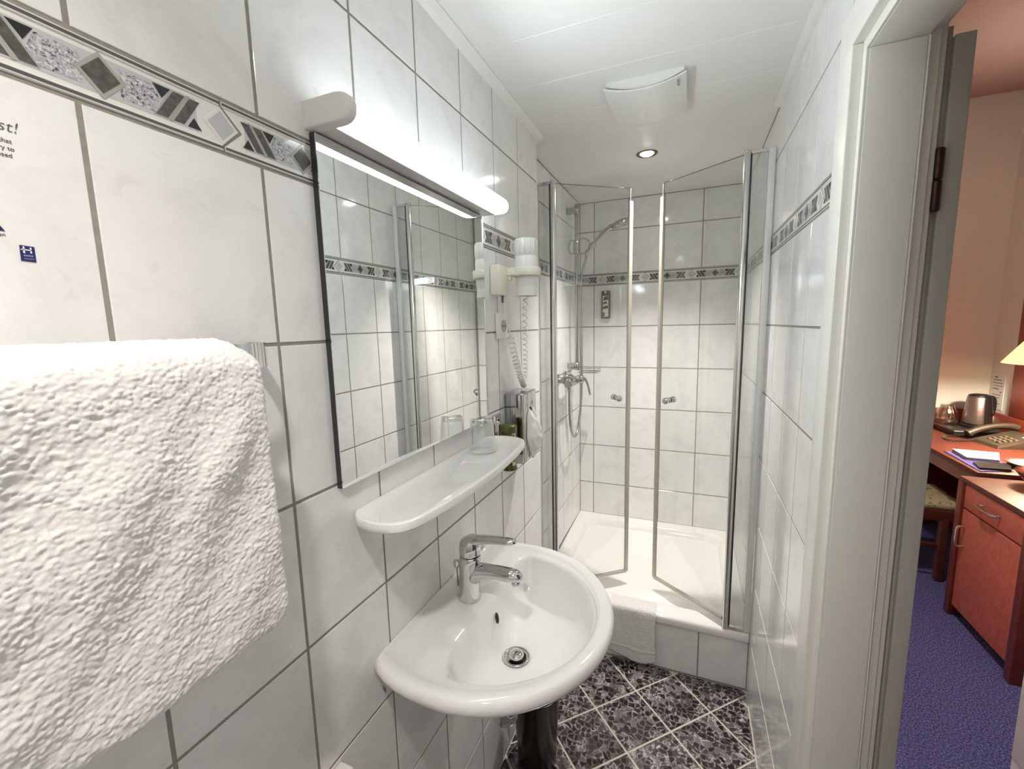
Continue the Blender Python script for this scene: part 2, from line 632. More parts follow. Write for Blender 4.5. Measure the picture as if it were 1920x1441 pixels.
def border_mesh(flip=False, cut=None):
    """one 25 x 6.5 cm border tile, pointed at its right end; u = 0 is the middle of the light diamond"""
    mb = MB()
    v1 = 0.0325 - G / 2 + 0.0006
    I = lambda u, v, h: (u, v, h)
    g = 0.0017
    # slab: body with notch on the left and point on the right (concave, so three prisms)
    tip = 0.026
    P = lambda poly, a, b, mi, bev=0.0: mb.prism(poly, a, b, I, mi, bev)
    P([(-.25 + g, 0.0245), (-.25 + tip + g, 0), (-.012, 0), (-.002 - g, 0.0245), (-g, v1), (-.25 + g, v1)], 0.0005, 0.0065, 0)
    P([(-.25 + g, -v1), (-g, -v1), (-.002 - g, -0.0245), (-.012, 0), (-.25 + tip + g, 0), (-.25 + g, -0.0245)], 0.0005, 0.0065, 0)
    P([(-.014, 0), (-.002 - g, -.0245), (tip - g - .002, 0), (-.002 - g, .0245)], 0.0005, 0.0066, 0)
    for s in (1, -1):
        a, b = sorted((s * 0.0232, s * 0.0302))
        P([(-.25 + g, a), (-g, a), (-g, b), (-.25 + g, b)], 0.0064, 0.0082, 0, 0.0008)
        a, b = sorted((s * 0.0252, s * 0.0284))
        P([(-.25 + g, a), (-g, a), (-g, b), (-.25 + g, b)], 0.0080, 0.0085, 1)
    h0, h1 = 0.0064, 0.0068
    P([(-.219, -.0185), (-.031, -.0185), (-.031, .0185), (-.219, .0185)], h0, h1, 2)
    for s in (1, -1):           # mirror about the dark diamond at u = -.125
        def Q(pts, a, b, mi):
            q = [(-.125 + s * p[0], p[1]) for p in pts]
            if s < 0:
                q = q[::-1]
            P(q, a, b, mi)
        # coordinates measured from the dark diamond outwards (0 .. .125 = light diamond)
        Q([(.016, -.0145), (.060, -.0145), (.048, .0145), (.016, .0145)], h1, h1 + .0002, 5)
        Q([(.048, .0165), (.066, .0165), (.056, .0035)], h1, h1 + .0005, 4)      # upper triangle
        Q([(.082, -.0165), (.098, -.0165), (.090, -.0045)], h1, h1 + .0005, 4)   # lower triangle
        Q([(.046, -.0170), (.0625, -.0170), (.0835, .0170), (.067, .0170)], h1, h1 + .0003, 6)
        Q([(.048, -.0160), (.0605, -.0160), (.0815, .0160), (.069, .0160)], h1 + .0002, h1 + .0005, 3)
        Q([(.0665, -.0160), (.0780, -.0160), (.0985, .0160), (.0870, .0160)], h1, h1 + .0005, 3)
        Q([(.0620, -.0178), (.0655, -.0178), (.0878, .0178), (.0843, .0178)], h1, h1 + .0007, 6)
    P([(-.125 - .0215, 0), (-.125, -.0225), (-.125 + .0215, 0), (-.125, .0225)], h1, h1 + .0006, 6)
    P([(-.125 - .0165, 0), (-.125, -.0172), (-.125 + .0165, 0), (-.125, .0172)], h1, h1 + .0009, 3)
    P([(-.024, 0), (-.001, -.0232), (.0215, 0), (-.001, .0232)], 0.0064, 0.0074, 0, 0.0006)
    P([(-.0185, 0), (-.001, -.0178), (.0165, 0), (-.001, .0178)], 0.0074, 0.0077, 2)
    if flip:
        mb.v = [(-x, y, z) for x, y, z in mb.v]
    me = mb.mesh('border_tile', [B_WHITE, B_GREY, B_STEEL, B_DARK, B_BLACK, B_SPECK, B_EDGE])
    if cut:
        bm = bmesh.new()
        bm.from_mesh(me)
        for x, s in ((cut[0], -1), (cut[1], 1)):
            bmesh.ops.bisect_plane(bm, geom=bm.verts[:] + bm.edges[:] + bm.faces[:], plane_co=(x, 0, 0), plane_no=(s, 0, 0), clear_outer=True)
        bm.to_mesh(me)
        bm.free()
    return me


BORDER = border_mesh()


def border_row(parent, M, u_joint, u0, u1):
    k = math.floor((u0 - u_joint) / 0.25) + 1
    while True:
        uj = u_joint + k * 0.25
        if uj - 0.25 > u1 - 0.004:
            break
        lo, hi = u0 + 0.001 - uj, u1 - 0.001 - uj
        me = BORDER if (lo < -0.2501 and hi > 0.0261) else border_mesh(cut=(max(lo, -0.26), min(hi, 0.03)))
        if len(me.vertices):
            o = link('border_tile', me, parent)
            o.matrix_local = M @ Matrix.Translation((uj, (ZB0 + ZB1) / 2, 0))
        k += 1


def joints(j0, step, a, b):
    out = [a]
    k = math.ceil((a - j0) / step + 1e-6)
    while j0 + k * step < b - 1e-6:
        out.append(j0 + k * step)
        k += 1
    out.append(b)
    return out


# ------------------------------------------------------------ bathroom shell
T0 = 0.0013   # grout surface sits this far behind the tile faces
# left wall (tile faces at x = 0)
wl = struct(obj('wall_left', MB().box((-XR * 0 - 0.0725, YF, 0), (-T0, YE - 0.006, ZCEIL + .03)), GROUT))
ML = frame((-TH, 0, 0), (0, 1, 0), (1, 0, 0))
wall_tiles(wl, ML, joints(-0.0237, W, YF, YE - 0.010), VJ)
border_row(wl, ML, -0.077, YF, YE - 0.010)
tr = MB().box((-0.0725, YE - 0.0095, 0), (0.0, YE - 0.001, ZCEIL - 0.002), 0, 0.003)
obj('corner_trim', tr, PLASTIC, wl)
# back wall of the shower (faces at y = YB)
wb = struct(obj('wall_back', MB().box((XS - 0.1, YB + T0, 0), (XR + 0.1, YB + 0.1, ZCEIL + .03)), GROUT))
MBk = frame((0, YB + TH, 0), (1, 0, 0), (0, -1, 0))
VS = [ZT - 0.002] + VJ[2:]
VS = [ZT - 0.002, .5] + VJ[3:]
wall_tiles(wb, MBk, joints(0.0148, W, XS, XR), VS)
border_row(wb, MBk, 0.310, XS, XR)
# shower left wall (faces at x = XS)
ws = struct(obj('wall_shower', MB().box((XS - 0.1, YE - 0.02, 0), (XS - T0, YB + T0, ZCEIL + .03)), GROUT))
MS = frame((XS - TH, 0, 0), (0, 1, 0), (1, 0, 0))
wall_tiles(ws, MS, joints(1.797, W, YE, YB), VS)
border_row(ws, MS, 2.08, YE, YB)
# right wall (faces at x = XR), with the door opening
DO0, DO1 = YD0 + 0.055, YD1 - 0.055
wr_mb = MB()
wr_mb.box((XR + T0, DO1, 0), (0.922, YB + T0, ZCEIL + .03))
wr_mb.box((XR + T0, YF, 0), (0.922, DO0, ZCEIL + .03))
wr_mb.box((XR + T0, DO0, 2.005), (0.922, DO1, ZCEIL + .03))
wr = struct(obj('wall_right', wr_mb, GROUT))
MR = frame((XR + TH, 0, 0), (0, -1, 0), (-1, 0, 0))
VLOW = [0, .044] + VJ[1:]
usr = [-t for t in joints(0.17, W, DO1 - 0.002, YB)][::-1]
wall_tiles(wr, MR, usr, VJ)
wall_tiles(wr, MR, [-t for t in joints(0.17, W, YF, DO0 + .002)][::-1], VJ)
wall_tiles(wr, MR, [-t for t in joints(0.17, W, DO0 + .002, DO1 - .002)][::-1], [2.065 - .03, 2.065, ZCEIL])
border_row(wr, MR, -0.957, -YB, -(DO1 - 0.002))
border_row(wr, MR, -0.957, -(DO0 + 0.002), -YF)
# wall behind the camera
wf = struct(obj('wall_front', MB().box((-0.07, YF - 0.1, 0), (0.922, YF - T0, ZCEIL + .03)), GROUT))
MF = frame((0, YF - TH, 0), (-1, 0, 0), (0, 1, 0))
wall_tiles(wf, MF, [-t for t in joints(0.0148, W, 0.0, XR)][::-1], VJ)
border_row(wf, MF, -0.31, -XR, 0)

# floor with diagonal tiles
fl = struct(obj('floor', MB().box((-0.0725, YF, -0.12), (0.905, YBASE + 0.3, -0.0028)), GROUTF))
d = 0.1414
gf = 0.0042
for i in range(-12, 13):
    for j in range(-12, 13):
        cx, cy = 0.403 + (i + j) * d, 1.186 + (i - j) * d + d
        e = d - gf * 1.414
        poly = clip([(cx - e, cy), (cx, cy - e), (cx + e, cy), (cx, cy + e)], 0.003, XR - 0.004, YF + .003, YBASE - 0.003)
        if len(poly) < 3:
            continue
        ar = abs(sum(poly[k - 1][0] * poly[k][1] - poly[k][0] * poly[k - 1][1] for k in range(len(poly)))) / 2
        if ar < 0.0006:
            continue
        t = MB().prism([(a - cx, b - cy) for a, b in poly], -0.006, 0.0, lambda u, v, h: (u, v, h), 0, 0.0008 if len(poly) == 4 and ar > .03 else 0)
        o = link('floor_tile', t.mesh('floor_tile', [FLOOR]), fl)
        o.location = (cx, cy, 0)

# shower base front
sb = struct(obj('trim_1', MB().box((-0.0715, YBASE + T0, 0), (XR + T0, YBASE + 0.05, 0.221)), GROUT), 'tiled front of the raised shower base above the dark floor')
MSB = frame((0, YBASE + TH, 0), (1, 0, 0), (0, -1, 0))
wall_tiles(sb, MSB, joints(0.0385, W, -0.071, XR), [0.004, 0.2255], False)

# ceiling: lacquered panels with fine joints, side trims
ce = struct(obj('ceiling', MB().box((XS - 0.1, YF - .1, ZCEIL + 0.008), (0.922, YB + .1, ZCEIL + 0.09)), CEIL))
ys = [YF] + [0.637 + 0.2135 * k for k in range(-8, 4)] + [YB]
for a, b in zip(ys[:-1], ys[1:]):
    mb = MB().prism([(XS, a + .0004), (XR, a + .0004), (XR, b - .0004), (XS, b - .0004)], 0, 0.0075, lambda u, v, h: (u, v, ZCEIL + 0.008 - h), 0, 0.0014)
    obj('ceiling_panel', mb, CEIL, ce)
tm = MB()
tm.prism([(0.0, 0.0), (0.026, 0.0), (0.026, -.004), (0.012, -.013), (0.0, -.018)][::-1], YF, YE + .012, lambda u, v, h: (u, h, ZCEIL + v))
struct(obj('trim_2', tm, CEIL), 'white ceiling cove strip above the left tiled wall')
tm = MB()
tm.prism([(XR, 0.0), (XR - .022, 0.0), (XR - .022, -.004), (XR - .010, -.010), (XR, -.013)], YF, 1.30, lambda u, v, h: (u, h, ZCEIL + v))
struct(obj('trim_3', tm, CEIL), 'white ceiling cove strip above the right tiled wall')

# ------------------------------------------------------------ door frame
dr = struct(link('door_1', None))
dr.location = (XR, 0.47, 0)
X0 = XR - 0.018


def mould(name, prof, z0, z1, far):
    """prof: (x, y) outline, y measured from the opening edge outward"""
    mb = MB()
    pts = [(x, (0.471 + y) if far else (-0.15 - y)) for x, y in prof]
    if not far:
        pts = pts[::-1]
    mb.prism(pts, z0, z1, lambda u, v, h: (u, v, h))
    return obj(name, mb, FRAMEW, dr)


cas = [(X0 + .003, .085), (X0, .082), (X0, .017), (X0 + .002, .0148), (XR - .002, .0148), (XR - .0005, .0145), (XR - .0005, .001), (XR + .0015, 0.0), (XR + .004, 0.0), (XR + .004, .085)]
# casing pieces are not convex: build them from two boxes each
for far in (True, False):
    s = 1 if far else -1
    y0 = 0.471 if far else -0.15
    mb = MB()
    mb.box((X0, y0 + s * .015, 0), (XR - .0005, y0 + s * .085, 1.9828), 0, 0.0022)
    mb.box((XR - .0015, y0 + s * .0005, 0), (XR + .006, y0 + s * .075, 1.9663), 0, 0.0012)
    obj('casing', mb, FRAMEW, dr)
    mb = MB()
    mb.box((XR + .003, y0, 0), (0.907, y0 + s * .03, 1.9659), 0, 0.0015)
    mb.box((0.905, y0 - s * .0 - s * .0, 0), (0.9085, y0 + s * .016, 1.966), 0)
    mb.box((0.907, y0 + s * -.015 + s * .0, 0), (0.924, y0 + s * .03, 1.970), 0, 0.001) if False else mb.box((0.906, y0 + s * .012, 0), (0.926, y0 + s * .04, 1.985), 0, 0.001)
    obj('jamb', mb, FRAMEW, dr)
    mb = MB().box((0.9235, y0 + s * .020, 0), (0.937, y0 + s * .085, 2.04), 0, 0.002)
    obj('casing', mb, FRAMEW, dr)
ZH = 1.966
mb = MB()
mb.box((X0, -0.235, ZH + .017), (XR - .0005, 0.556, ZH + .086), 0, 0.0022)
mb.box((XR - .0015, -0.225, ZH + .0005), (XR + .006, 0.546, ZH + .03), 0, 0.0012)
obj('head_casing', mb, FRAMEW, dr)
mb = MB()
mb.box((XR + .003, -0.18, ZH), (0.907, 0.50, ZH + .03), 0, 0.0015)
mb.box((0.906, -0.18, ZH + .012), (0.926, 0.50, ZH + .04), 0, 0.001)
obj('head_lining', mb, FRAMEW, dr)
obj('head_casing', MB().box((0.9235, -0.235, ZH + .020), (0.937, 0.556, ZH + .085), 0, .002), FRAMEW, dr)
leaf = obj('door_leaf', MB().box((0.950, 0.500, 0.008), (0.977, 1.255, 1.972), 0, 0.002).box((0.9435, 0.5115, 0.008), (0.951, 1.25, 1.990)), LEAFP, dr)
for z in (1.745, 0.30):
    hb = MB().lathe([(0.006, 0), (0.0075, .002), (0.0075, .048), (0.006, .05)], (0.9425, 0.494, z - .05), n=12)
    hb.lathe([(0.006, .052), (0.0075, .054), (0.0075, .10), (0.006, .102)], (0.9425, 0.494, z - .05), n=12)
    hb.box((0.936, 0.494, z - .045), (0.9425, 0.500, z + .045))
    obj('hinge', hb, HINGE, dr)

# ------------------------------------------------------------ mirror and mirror lamp
mi = thing('mirror', 'rectangular frameless mirror on left wall below the lit strip lamp', 'mirror', (0.006, 0.363, 1.244))
obj('mirror_glass', MB().box((0.0105, 0.066, 1.244), (0.0125, 0.661, 1.8265)), MIRROR, mi)
obj('mirror_backing', MB().box((0.0005, 0.0655, 1.2435), (0.0104, 0.6615, 1.827)), BLACKEDGE, mi)

la = thing('mirror_lamp', 'long lit white strip lamp with rounded end cap above the mirror', 'lamp', (0, 0.37, 1.84))


def dsec(y, s=1.0, x1=0.090, z0=1.8292, z1=1.8720, n=18, xs=0.0):
    zc, hz = (z0 + z1) / 2, (z1 - z0) / 2 * s
    pts = [(xs, y, zc - hz), ]
    x1 = xs + (x1 - xs) * s
    for k in range(n + 1):
        a = -PI / 2 + PI * k / n
        ca, sa = math.cos(a), math.sin(a)
        pts.append((x1 - 0.029 * s + 0.029 * s * math.copysign(abs(ca) ** .75, ca), y, zc + hz * math.copysign(abs(sa) ** .8, sa)))
    pts.append((xs, y, zc + hz))
    return pts


cap = MB().rings([dsec(y, s_) for y, s_ in ((.0555, .80), (.056, .88), (.0575, .95), (.060, .985), (.0635, 1.0), (.0745, 1.0), (.075, .98))], 0, True, True)
obj('end_cap', cap, CAPWHITE, la, 40)
df = MB()
rs = []
for y, s in ((0.0752, .95), (0.655, .95), (0.672, .93), (0.684, .86), (0.690, .72), (0.692, .4)):
    rs.append(dsec(y, s, 0.0895, 1.8302, 1.8718, xs=0.042))
df.rings(rs, 0, True, True)
obj('diffuser', df, DIFF, la, 50)
obj('base_plate', MB().box((0.0005, 0.072, 1.8298), (0.0465, 0.672, 1.834), 0, .0012).box((0.0007, 0.073, 1.833), (0.0425, 0.670, 1.8695), 0, .004), CAPWHITE, la)

# ------------------------------------------------------------ shelf, tumbler
def shelf_outline(off=0.0):
    half = [(.0005, .108), (.004, .098), (.012, .089), (.027, .0795), (.05, .073), (.071, .0705), (.095, .074), (.113, .084), (.126, .1005), (.1345, .126), (.1410, .165), (.1465, .21), (.1525, .285), (.1560, .36)]
    pts = [(v.x, v.y) for v in spline([(x, y, 0) for x, y in half], 4)]
    out = []
    for x, y in pts:
        px = x - off if x > .12 else (x - off * x / .12)
        out.append((px, y + off * max(0, 1 - max(0, y - .046) / .12)))
    return out + [(x, .764 - y) for x, y in out[::-1]]


sh = MB()
so = shelf_outline
Zs = 1.187
rs = [[(x, y, Zs - .022) for x, y in so(.012)], [(x, y, Zs - .0195) for x, y in so(.004)], [(x, y, Zs - .015) for x, y in so(0)], [(x, y, Zs - .008) for x, y in so(0)],
      [(x, y, Zs - .002) for x, y in so(.002)], [(x, y, Zs) for x, y in so(.006)], [(x, y, Zs - .001) for x, y in so(.012)]]
sh.rings(rs, 0, True, True)
shelf = tag(obj('wall_shelf', sh, CERAMIC, None, 40), 'white ceramic shelf with rounded ends on left wall under the mirror', 'shelf')

gb = MB()
gb.lathe([(0.0345, 0.0), (0.0365, .002), (0.0362, .02), (0.0305, .078), (0.0285, .088), (0.0265, .091)], (0.058, 0.522, Zs), n=36, cap0=False)
gb.lathe([(0.0342, 0.0), (0.0345, .004), (0.0288, .077), (0.024, .081)], (0.058, 0.522, Zs), n=36, cap0=False)
gb.lathe([(0.0282, .080), (0.0287, .084), (0.0278, .089), (0.0255, .0915), (0.001, .0905)], (0.058, 0.522, Zs), n=36, mi=1, cap0=False)
tag(obj('tumbler', gb, [TUMBLER, THICKG]), 'clear drinking glass standing upside down on the white ceramic shelf', 'glass')

# ------------------------------------------------------------ wash basin
YC = 0.378


def basin_outline(n=60):
    pts = []
    for k in range(n + 1):
        x = 0.16 * (k / n)
        hw = 0.290 - 0.034 * (1 - x / 0.16) ** 3.0
        pts.append((x, YC - hw))
    for k in range(1, 2 * n):
        a = PI / 2 * k / n
        ca, sa = math.cos(a), math.sin(a)
        p = 2 / 1.95
        x = 0.16 + 0.270 * abs(sa) ** p
        y = YC - 0.290 * math.copysign(abs(ca) ** p, ca)
        pts.append((x, y))
    for k in range(n, -1, -1):
        x = 0.16 * (k / n)
        hw = 0.290 - 0.034 * (1 - x / 0.16) ** 3.0
        pts.append((x, YC + hw))
    return pts


def bowl_outline(n=60):
    pts = []
    # inner edge of the bowl: straight back with round corners, front follows the rim
    back = 0.128
    for k in range(n + 1):                                  # left back corner
        a = PI * 1.0 - PI / 2 * k / n
        pts.append((0.165 + 0.037 * math.cos(PI - PI / 2 * k / n * 1.0), YC - 0.172 - 0.060 * math.sin(PI / 2 * k / n)))
    for k in range(1, 2 * n):
        a = PI / 2 * k / n
        ca, sa = math.cos(a), math.sin(a)
        pts.append((0.165 + 0.224 * abs(sa) ** 1.03, YC - 0.232 * math.copysign(abs(ca) ** 1.03, ca)))
    for k in range(n, -1, -1):
        pts.append((0.165 + 0.037 * math.cos(PI - PI / 2 * k / n), YC + 0.172 + 0.060 * math.sin(PI / 2 * k / n)))
    return pts


def ray_ring(poly, c, N):
    out = []
    n = len(poly)
    for k in range(N):
        a = 2 * PI * k / N
        dx, dy = math.cos(a), math.sin(a)
        best = None
        for i in range(n):
            ax, ay = poly[i - 1][0] - c[0], poly[i - 1][1] - c[1]
            bx, by = poly[i][0] - c[0], poly[i][1] - c[1]
            ex, ey = bx - ax, by - ay
            den = dx * ey - dy * ex
            if abs(den) < 1e-12:
                continue
            t = (ax * ey - ay * ex) / den
            u = (ax * dy - ay * dx) / den
            if t > 0 and -1e-6 <= u <= 1 + 1e-6:
                best = t if best is None else max(best, t)
        out.append((c[0] + dx * best, c[1] + dy * best))
    return out


NB = 128
DC = (0.200, YC + 0.006)
OUT = ray_ring(basin_outline(), DC, NB)
INN = ray_ring(bowl_outline(), DC, NB)


def lerp2(A, B, t):
    return [(a[0] + (b[0] - a[0]) * t, a[1] + (b[1] - a[1]) * t) for a, b in zip(A, B)]


def sc(A, s, c=DC, wall=True):
    out = []
    for x, y in A:
        px, py = c[0] + (x - c[0]) * s, c[1] + (y - c[1]) * s
        if wall and x < 0.004:
            px = x
        out.append((px, py))
    return out


def shrink(A, dd):
    out = []
    for x, y in A:
        r = math.hypot(x - DC[0], y - DC[1])
        s = (r - dd) / r
        px, py = DC[0] + (x - DC[0]) * s, DC[1] + (y - DC[1]) * s
        if x < 0.006:
            px = x + dd * .15
        out.append((px, py))
    return out


def Zr(A, z):
    return [(x, y, z) for x, y in A]


ba = thing('washbasin', 'white rounded ceramic washbasin on left wall with chrome tap', 'washbasin', (0.0, YC, 0.70))
bb = MB()
under = [(0.34, .705), (0.48, .715), (0.60, .738), (0.69, .762), (0.77, .785), (0.84, .803), (0.90, .816), (0.95, .826), (0.982, .834), (0.996, .842)]
rs = [Zr(sc(OUT, s), z) for s, z in under]
rs += [Zr(OUT, .848), Zr(shrink(OUT, .001), .854), Zr(shrink(OUT, .004), .861), Zr(shrink(OUT, .010), .865), Zr(shrink(OUT, .020), .8645)]
rs += [Zr(shrink(OUT, .030), .8635), Zr(shrink(OUT, .034), .8610), Zr(lerp2(shrink(OUT, .034), INN, .3), .8585), Zr(lerp2(shrink(OUT, .034), INN, .7), .8572)]
rs += [Zr(shrink(INN, -.003), .8555), Zr(INN, .8535), Zr(shrink(INN, .004), .848), Zr(shrink(INN, .010), .835)]
I2 = shrink(INN, .010)
for s, z in ((.94, .806), (.86, .782), (.74, .760), (.60, .745), (.45, .735), (.32, .729), (.24, .7265)):
    rs.append(Zr(lerp2([(DC[0] + .036 * math.cos(2 * PI * k / NB), DC[1] + .036 * math.sin(2 * PI * k / NB)) for k in range(NB)], I2, (s - .17) / .83 if s > .17 else 0), z))
rs.append([(DC[0] + .032 * math.cos(2 * PI * k / NB), DC[1] + .032 * math.sin(2 * PI * k / NB), .724) for k in range(NB)])
rs.append([(DC[0] + .022 * math.cos(2 * PI * k / NB), DC[1] + .022 * math.sin(2 * PI * k / NB), .715) for k in range(NB)])
bb.rings(rs, 0, True, True)
obj('basin_body', bb, CERAMIC, ba)
# drain
db = MB()
db.lathe([(.0325, 0), (.0335, .002), (.030, .0035), (.025, .002), (.0225, -.006), (.0225, -.009)], (DC[0], DC[1], .7245), n=36, cap0=False)
obj('drain_ring', db, CHROME, ba)
obj('drain_hole', MB().lathe([(.0222, -.009), (.0222, -.0085)], (DC[0], DC[1], .7255), n=24), DARKHOLE, ba)
db = MB().lathe([(.0, -.006), (.017, -.006), (.0185, 0.001), (.0185, .006), (.016, .0085), (.009, .0105), (.002, .011)], (DC[0], DC[1] + .001, .726), n=32)
obj('drain_plug', db, CHROME, ba)
ob = MB().lathe([(.0001, .0), (.0125, .0), (.0125, .001)], (0.1455, YC + .018, .805), (0.86, 0, .5), n=24, squash=.55)
obj('overflow_hole', ob, DARKHOLE, ba)
# maker's mark
lm = MB()
for a in range(2):
    q = [(-.004, -.004), (.004, -.004), (.004, .004), (-.004, .004)]
lm.box((-.0048, -.0006, -.005), (-.0036, .0006, .005)).box((-.0048, -.0006, .0038), (-.001, .0006, .005)).box((-.0048, -.0006, -.005), (-.001, .0006, -.0038))
lm.box((.001, -.0006, .0038), (.0048, .0006, .005)).box((.0036, -.0006, -.003), (.0048, .0006, .005)).box((-.002, -.0006, -.0006), (.0042, .0006, .0006)).box((.000, -.0006, -.005), (.004, .0006, -.0038))
mk = obj('maker_mark', lm, INKG, ba)
mk.location = Vector((0.040, YC - .2745, .829)) - ba.location + ba.location
mk.rotation_euler = (0, 0, math.radians(-25))
# trap under the basin
tb = MB()
tb.lathe([(.016, .165), (.016, .06), (.020, .06), (.020, .052), (.030, .050), (.033, .044), (.033, .012), (.030, .004), (.020, -.004), (.008, -.007)], (.172, YC - .008, .560), n=28)
tb.tube(spline([(.172, YC - .008, .612), (.135, YC - .008, .615), (.07, YC - .008, .612), (.001, YC - .008, .612)]), .014, 12)
obj('drain_trap', tb, CHROME, ba)

# tap
tp = thing('basin_tap', 'chrome single lever tap standing on the washbasin', 'tap', (0.082, YC, .857))
tbm = MB()
secs = [(.0805, .8555, .0290), (.0805, .860, .0285), (.0815, .885, .0265), (.0835, .915, .0260), (.0855, .945, .0265), (.0870, .966, .0265), (.0875, .971, .0250)]
rs = [[(cx + r * math.cos(2 * PI * k / 32), YC + r * .98 * math.sin(2 * PI * k / 32), z) for k in range(32)] for cx, z, r in secs]
tbm.rings(rs, 0, True, True)
obj('tap_body', tbm, CHROME, tp)
spm = MB()
rs = []
for x, z, ry, rz in ((.088, .922, .024, .032), (.106, .927, .0225, .0265), (.124, .933, .0210, .0205), (.150, .938, .0205, .0165), (.190, .940, .0200, .0155), (.208, .940, .0175, .0140), (.218, .9395, .0125, .0105), (.2225, .939, .005, .005)):
    rs.append([(x, YC + ry * math.cos(2 * PI * k / 28), z + rz * math.sin(2 * PI * k / 28)) for k in range(28)])
spm.rings(rs, 0, True, True)
spm.lathe([(.0105, 0), (.0105, -.012), (.009, -.013)], (.206, YC, .930), n=20)
obj('tap_spout', spm, CHROME, tp)
lv = MB()
rs = [[(.087 + r * math.cos(2 * PI * k / 28), YC + r * math.sin(2 * PI * k / 28), z + sl * math.cos(2 * PI * k / 28)) for k in range(28)] for r, z, sl in ((.0255, .973, 0), (.0264, .978, 0), (.0262, .994, .001), (.0245, 1.006, .003), (.0195, 1.015, .004), (.010, 1.020, .003))]
lv.rings(rs, 0, True, True)
rs = []
for x, z, ry, rz in ((.072, 1.000, .014, .012), (.092, 1.009, .0195, .0125), (.120, 1.0155, .0175, .0095), (.150, 1.0195, .0155, .0078), (.185, 1.0225, .0145, .0072), (.199, 1.0235, .0125, .0068), (.207, 1.024, .0080, .005), (.2095, 1.024, .002, .002)):
    rs.append([(x, YC + ry * math.cos(2 * PI * k / 24), z + rz * math.sin(2 * PI * k / 24)) for k in range(24)])
lv.rings(rs, 0, True, True)
obj('tap_lever', lv, CHROME, tp)
kb = MB().lathe([(.003, -.05), (.003, 0), (.0085, .002), (.0095, .010), (.0085, .016), (.003, .018)], (.052, YC - .004, .935), n=18)
kb.lathe([(.003, -.078), (.003, -.05)], (.052, YC - .004, .935), n=10)
obj('plug_knob', kb, CHROME, tp)

# ------------------------------------------------------------ terry towels


def terry_height(U, V, cell, seed, amp, aspect=1.0):
    """domes on a jittered grid (loops of the pile)"""
    rg = np.random.RandomState(seed)
    n = 256
    jx, jy, ja = rg.rand(n, n), rg.rand(n, n), rg.rand(n, n)
    u, v = U / (cell * aspect), V / cell
    iu, iv = np.floor(u).astype(int), np.floor(v).astype(int)
    best = np.zeros_like(u)
    for du in (-1, 0, 1):
        for dv in (-1, 0, 1):
            a, b = (iu + du) % n, (iv + dv) % n
            d2 = (u - iu - du - jx[a, b]) ** 2 + (v - iv - dv - jy[a, b]) ** 2
            hgt = np.sqrt(np.maximum(0, 0.75 - d2)) * (0.45 + 0.75 * ja[a, b])
            best = np.maximum(best, hgt)
    return best * amp


def smooth_noise(U, V, cell, seed):
    rg = np.random.RandomState(seed)
    n = 64
    g = rg.rand(n, n) * 2 - 1
    u, v = U / cell, V / cell
    iu, iv = np.floor(u).astype(int), np.floor(v).astype(int)
    fu, fv = u - iu, v - iv
    fu, fv = fu * fu * (3 - 2 * fu), fv * fv * (3 - 2 * fv)
    g00, g10, g01, g11 = g[iu % n, iv % n], g[(iu + 1) % n, iv % n], g[iu % n, (iv + 1) % n], g[(iu + 1) % n, (iv + 1) % n]
    return (g00 * (1 - fu) + g10 * fu) * (1 - fv) + (g01 * (1 - fu) + g11 * fu) * fv


def grid_mesh(name, P, mat):
    nu, nv = P.shape[:2]
    me = bpy.data.meshes.new(name)
    idx = np.arange(nu * nv).reshape(nu, nv)
    q = np.stack([idx[:-1, :-1], idx[1:, :-1], idx[1:, 1:], idx[:-1, 1:]], -1).reshape(-1, 4)
    me.from_pydata(P.reshape(-1, 3).tolist(), [], q.tolist())
    me.materials.append(mat)
    me.polygons.foreach_set('use_smooth', [True] * len(me.polygons))
    me.update()
    return me


def towel_path():
    pts = [(.070, 1.168), (.102, 1.166), (.116, 1.169), (.121, 1.183), (.121, 1.23), (.121, 1.32), (.121, 1.42), (.120, 1.475)]
    pts += [(.083 + .037 * math.cos(a), 1.478 + .034 * math.sin(a)) for a in (0.35, .7, 1.05, 1.4, 1.75, 2.1, 2.45, 2.8)]
    pts += [(.045, 1.47), (.045, 1.42), (.047, 1.30), (.052, 1.20), (.060, 1.172)]
    return spline([(x, 0, z) for x, z in pts], 10)


def resample(path, step):
    p = np.array([[v.x, v.z] for v in path])
    s = np.r_[0, np.cumsum(np.hypot(*np.diff(p, axis=0).T))]
    t = np.arange(0, s[-1], step)
    return np.c_[np.interp(t, s, p[:, 0]), np.interp(t, s, p[:, 1])], t


tp2, ts = resample(towel_path(), 0.0013)
yy = np.arange(-0.62, -0.1395, 0.0013)
tang = np.gradient(tp2, axis=0)
tang /= np.linalg.norm(tang, axis=1)[:, None]
nrm = np.c_[tang[:, 1], -tang[:, 0]]
cen = np.array([.084, 1.33])
Sg, Yg = np.meshgrid(ts, yy, indexing='ij')
edge = np.clip((-0.1400 - Yg) / 0.014, 0, 1)
edge = np.sqrt(np.clip(1 - (1 - edge) ** 2, 0, 1))
px = tp2[:, 0][:, None] + 0 * Sg
pz = tp2[:, 1][:, None] + 0 * Sg
mx = np.clip(px, .083, .083)
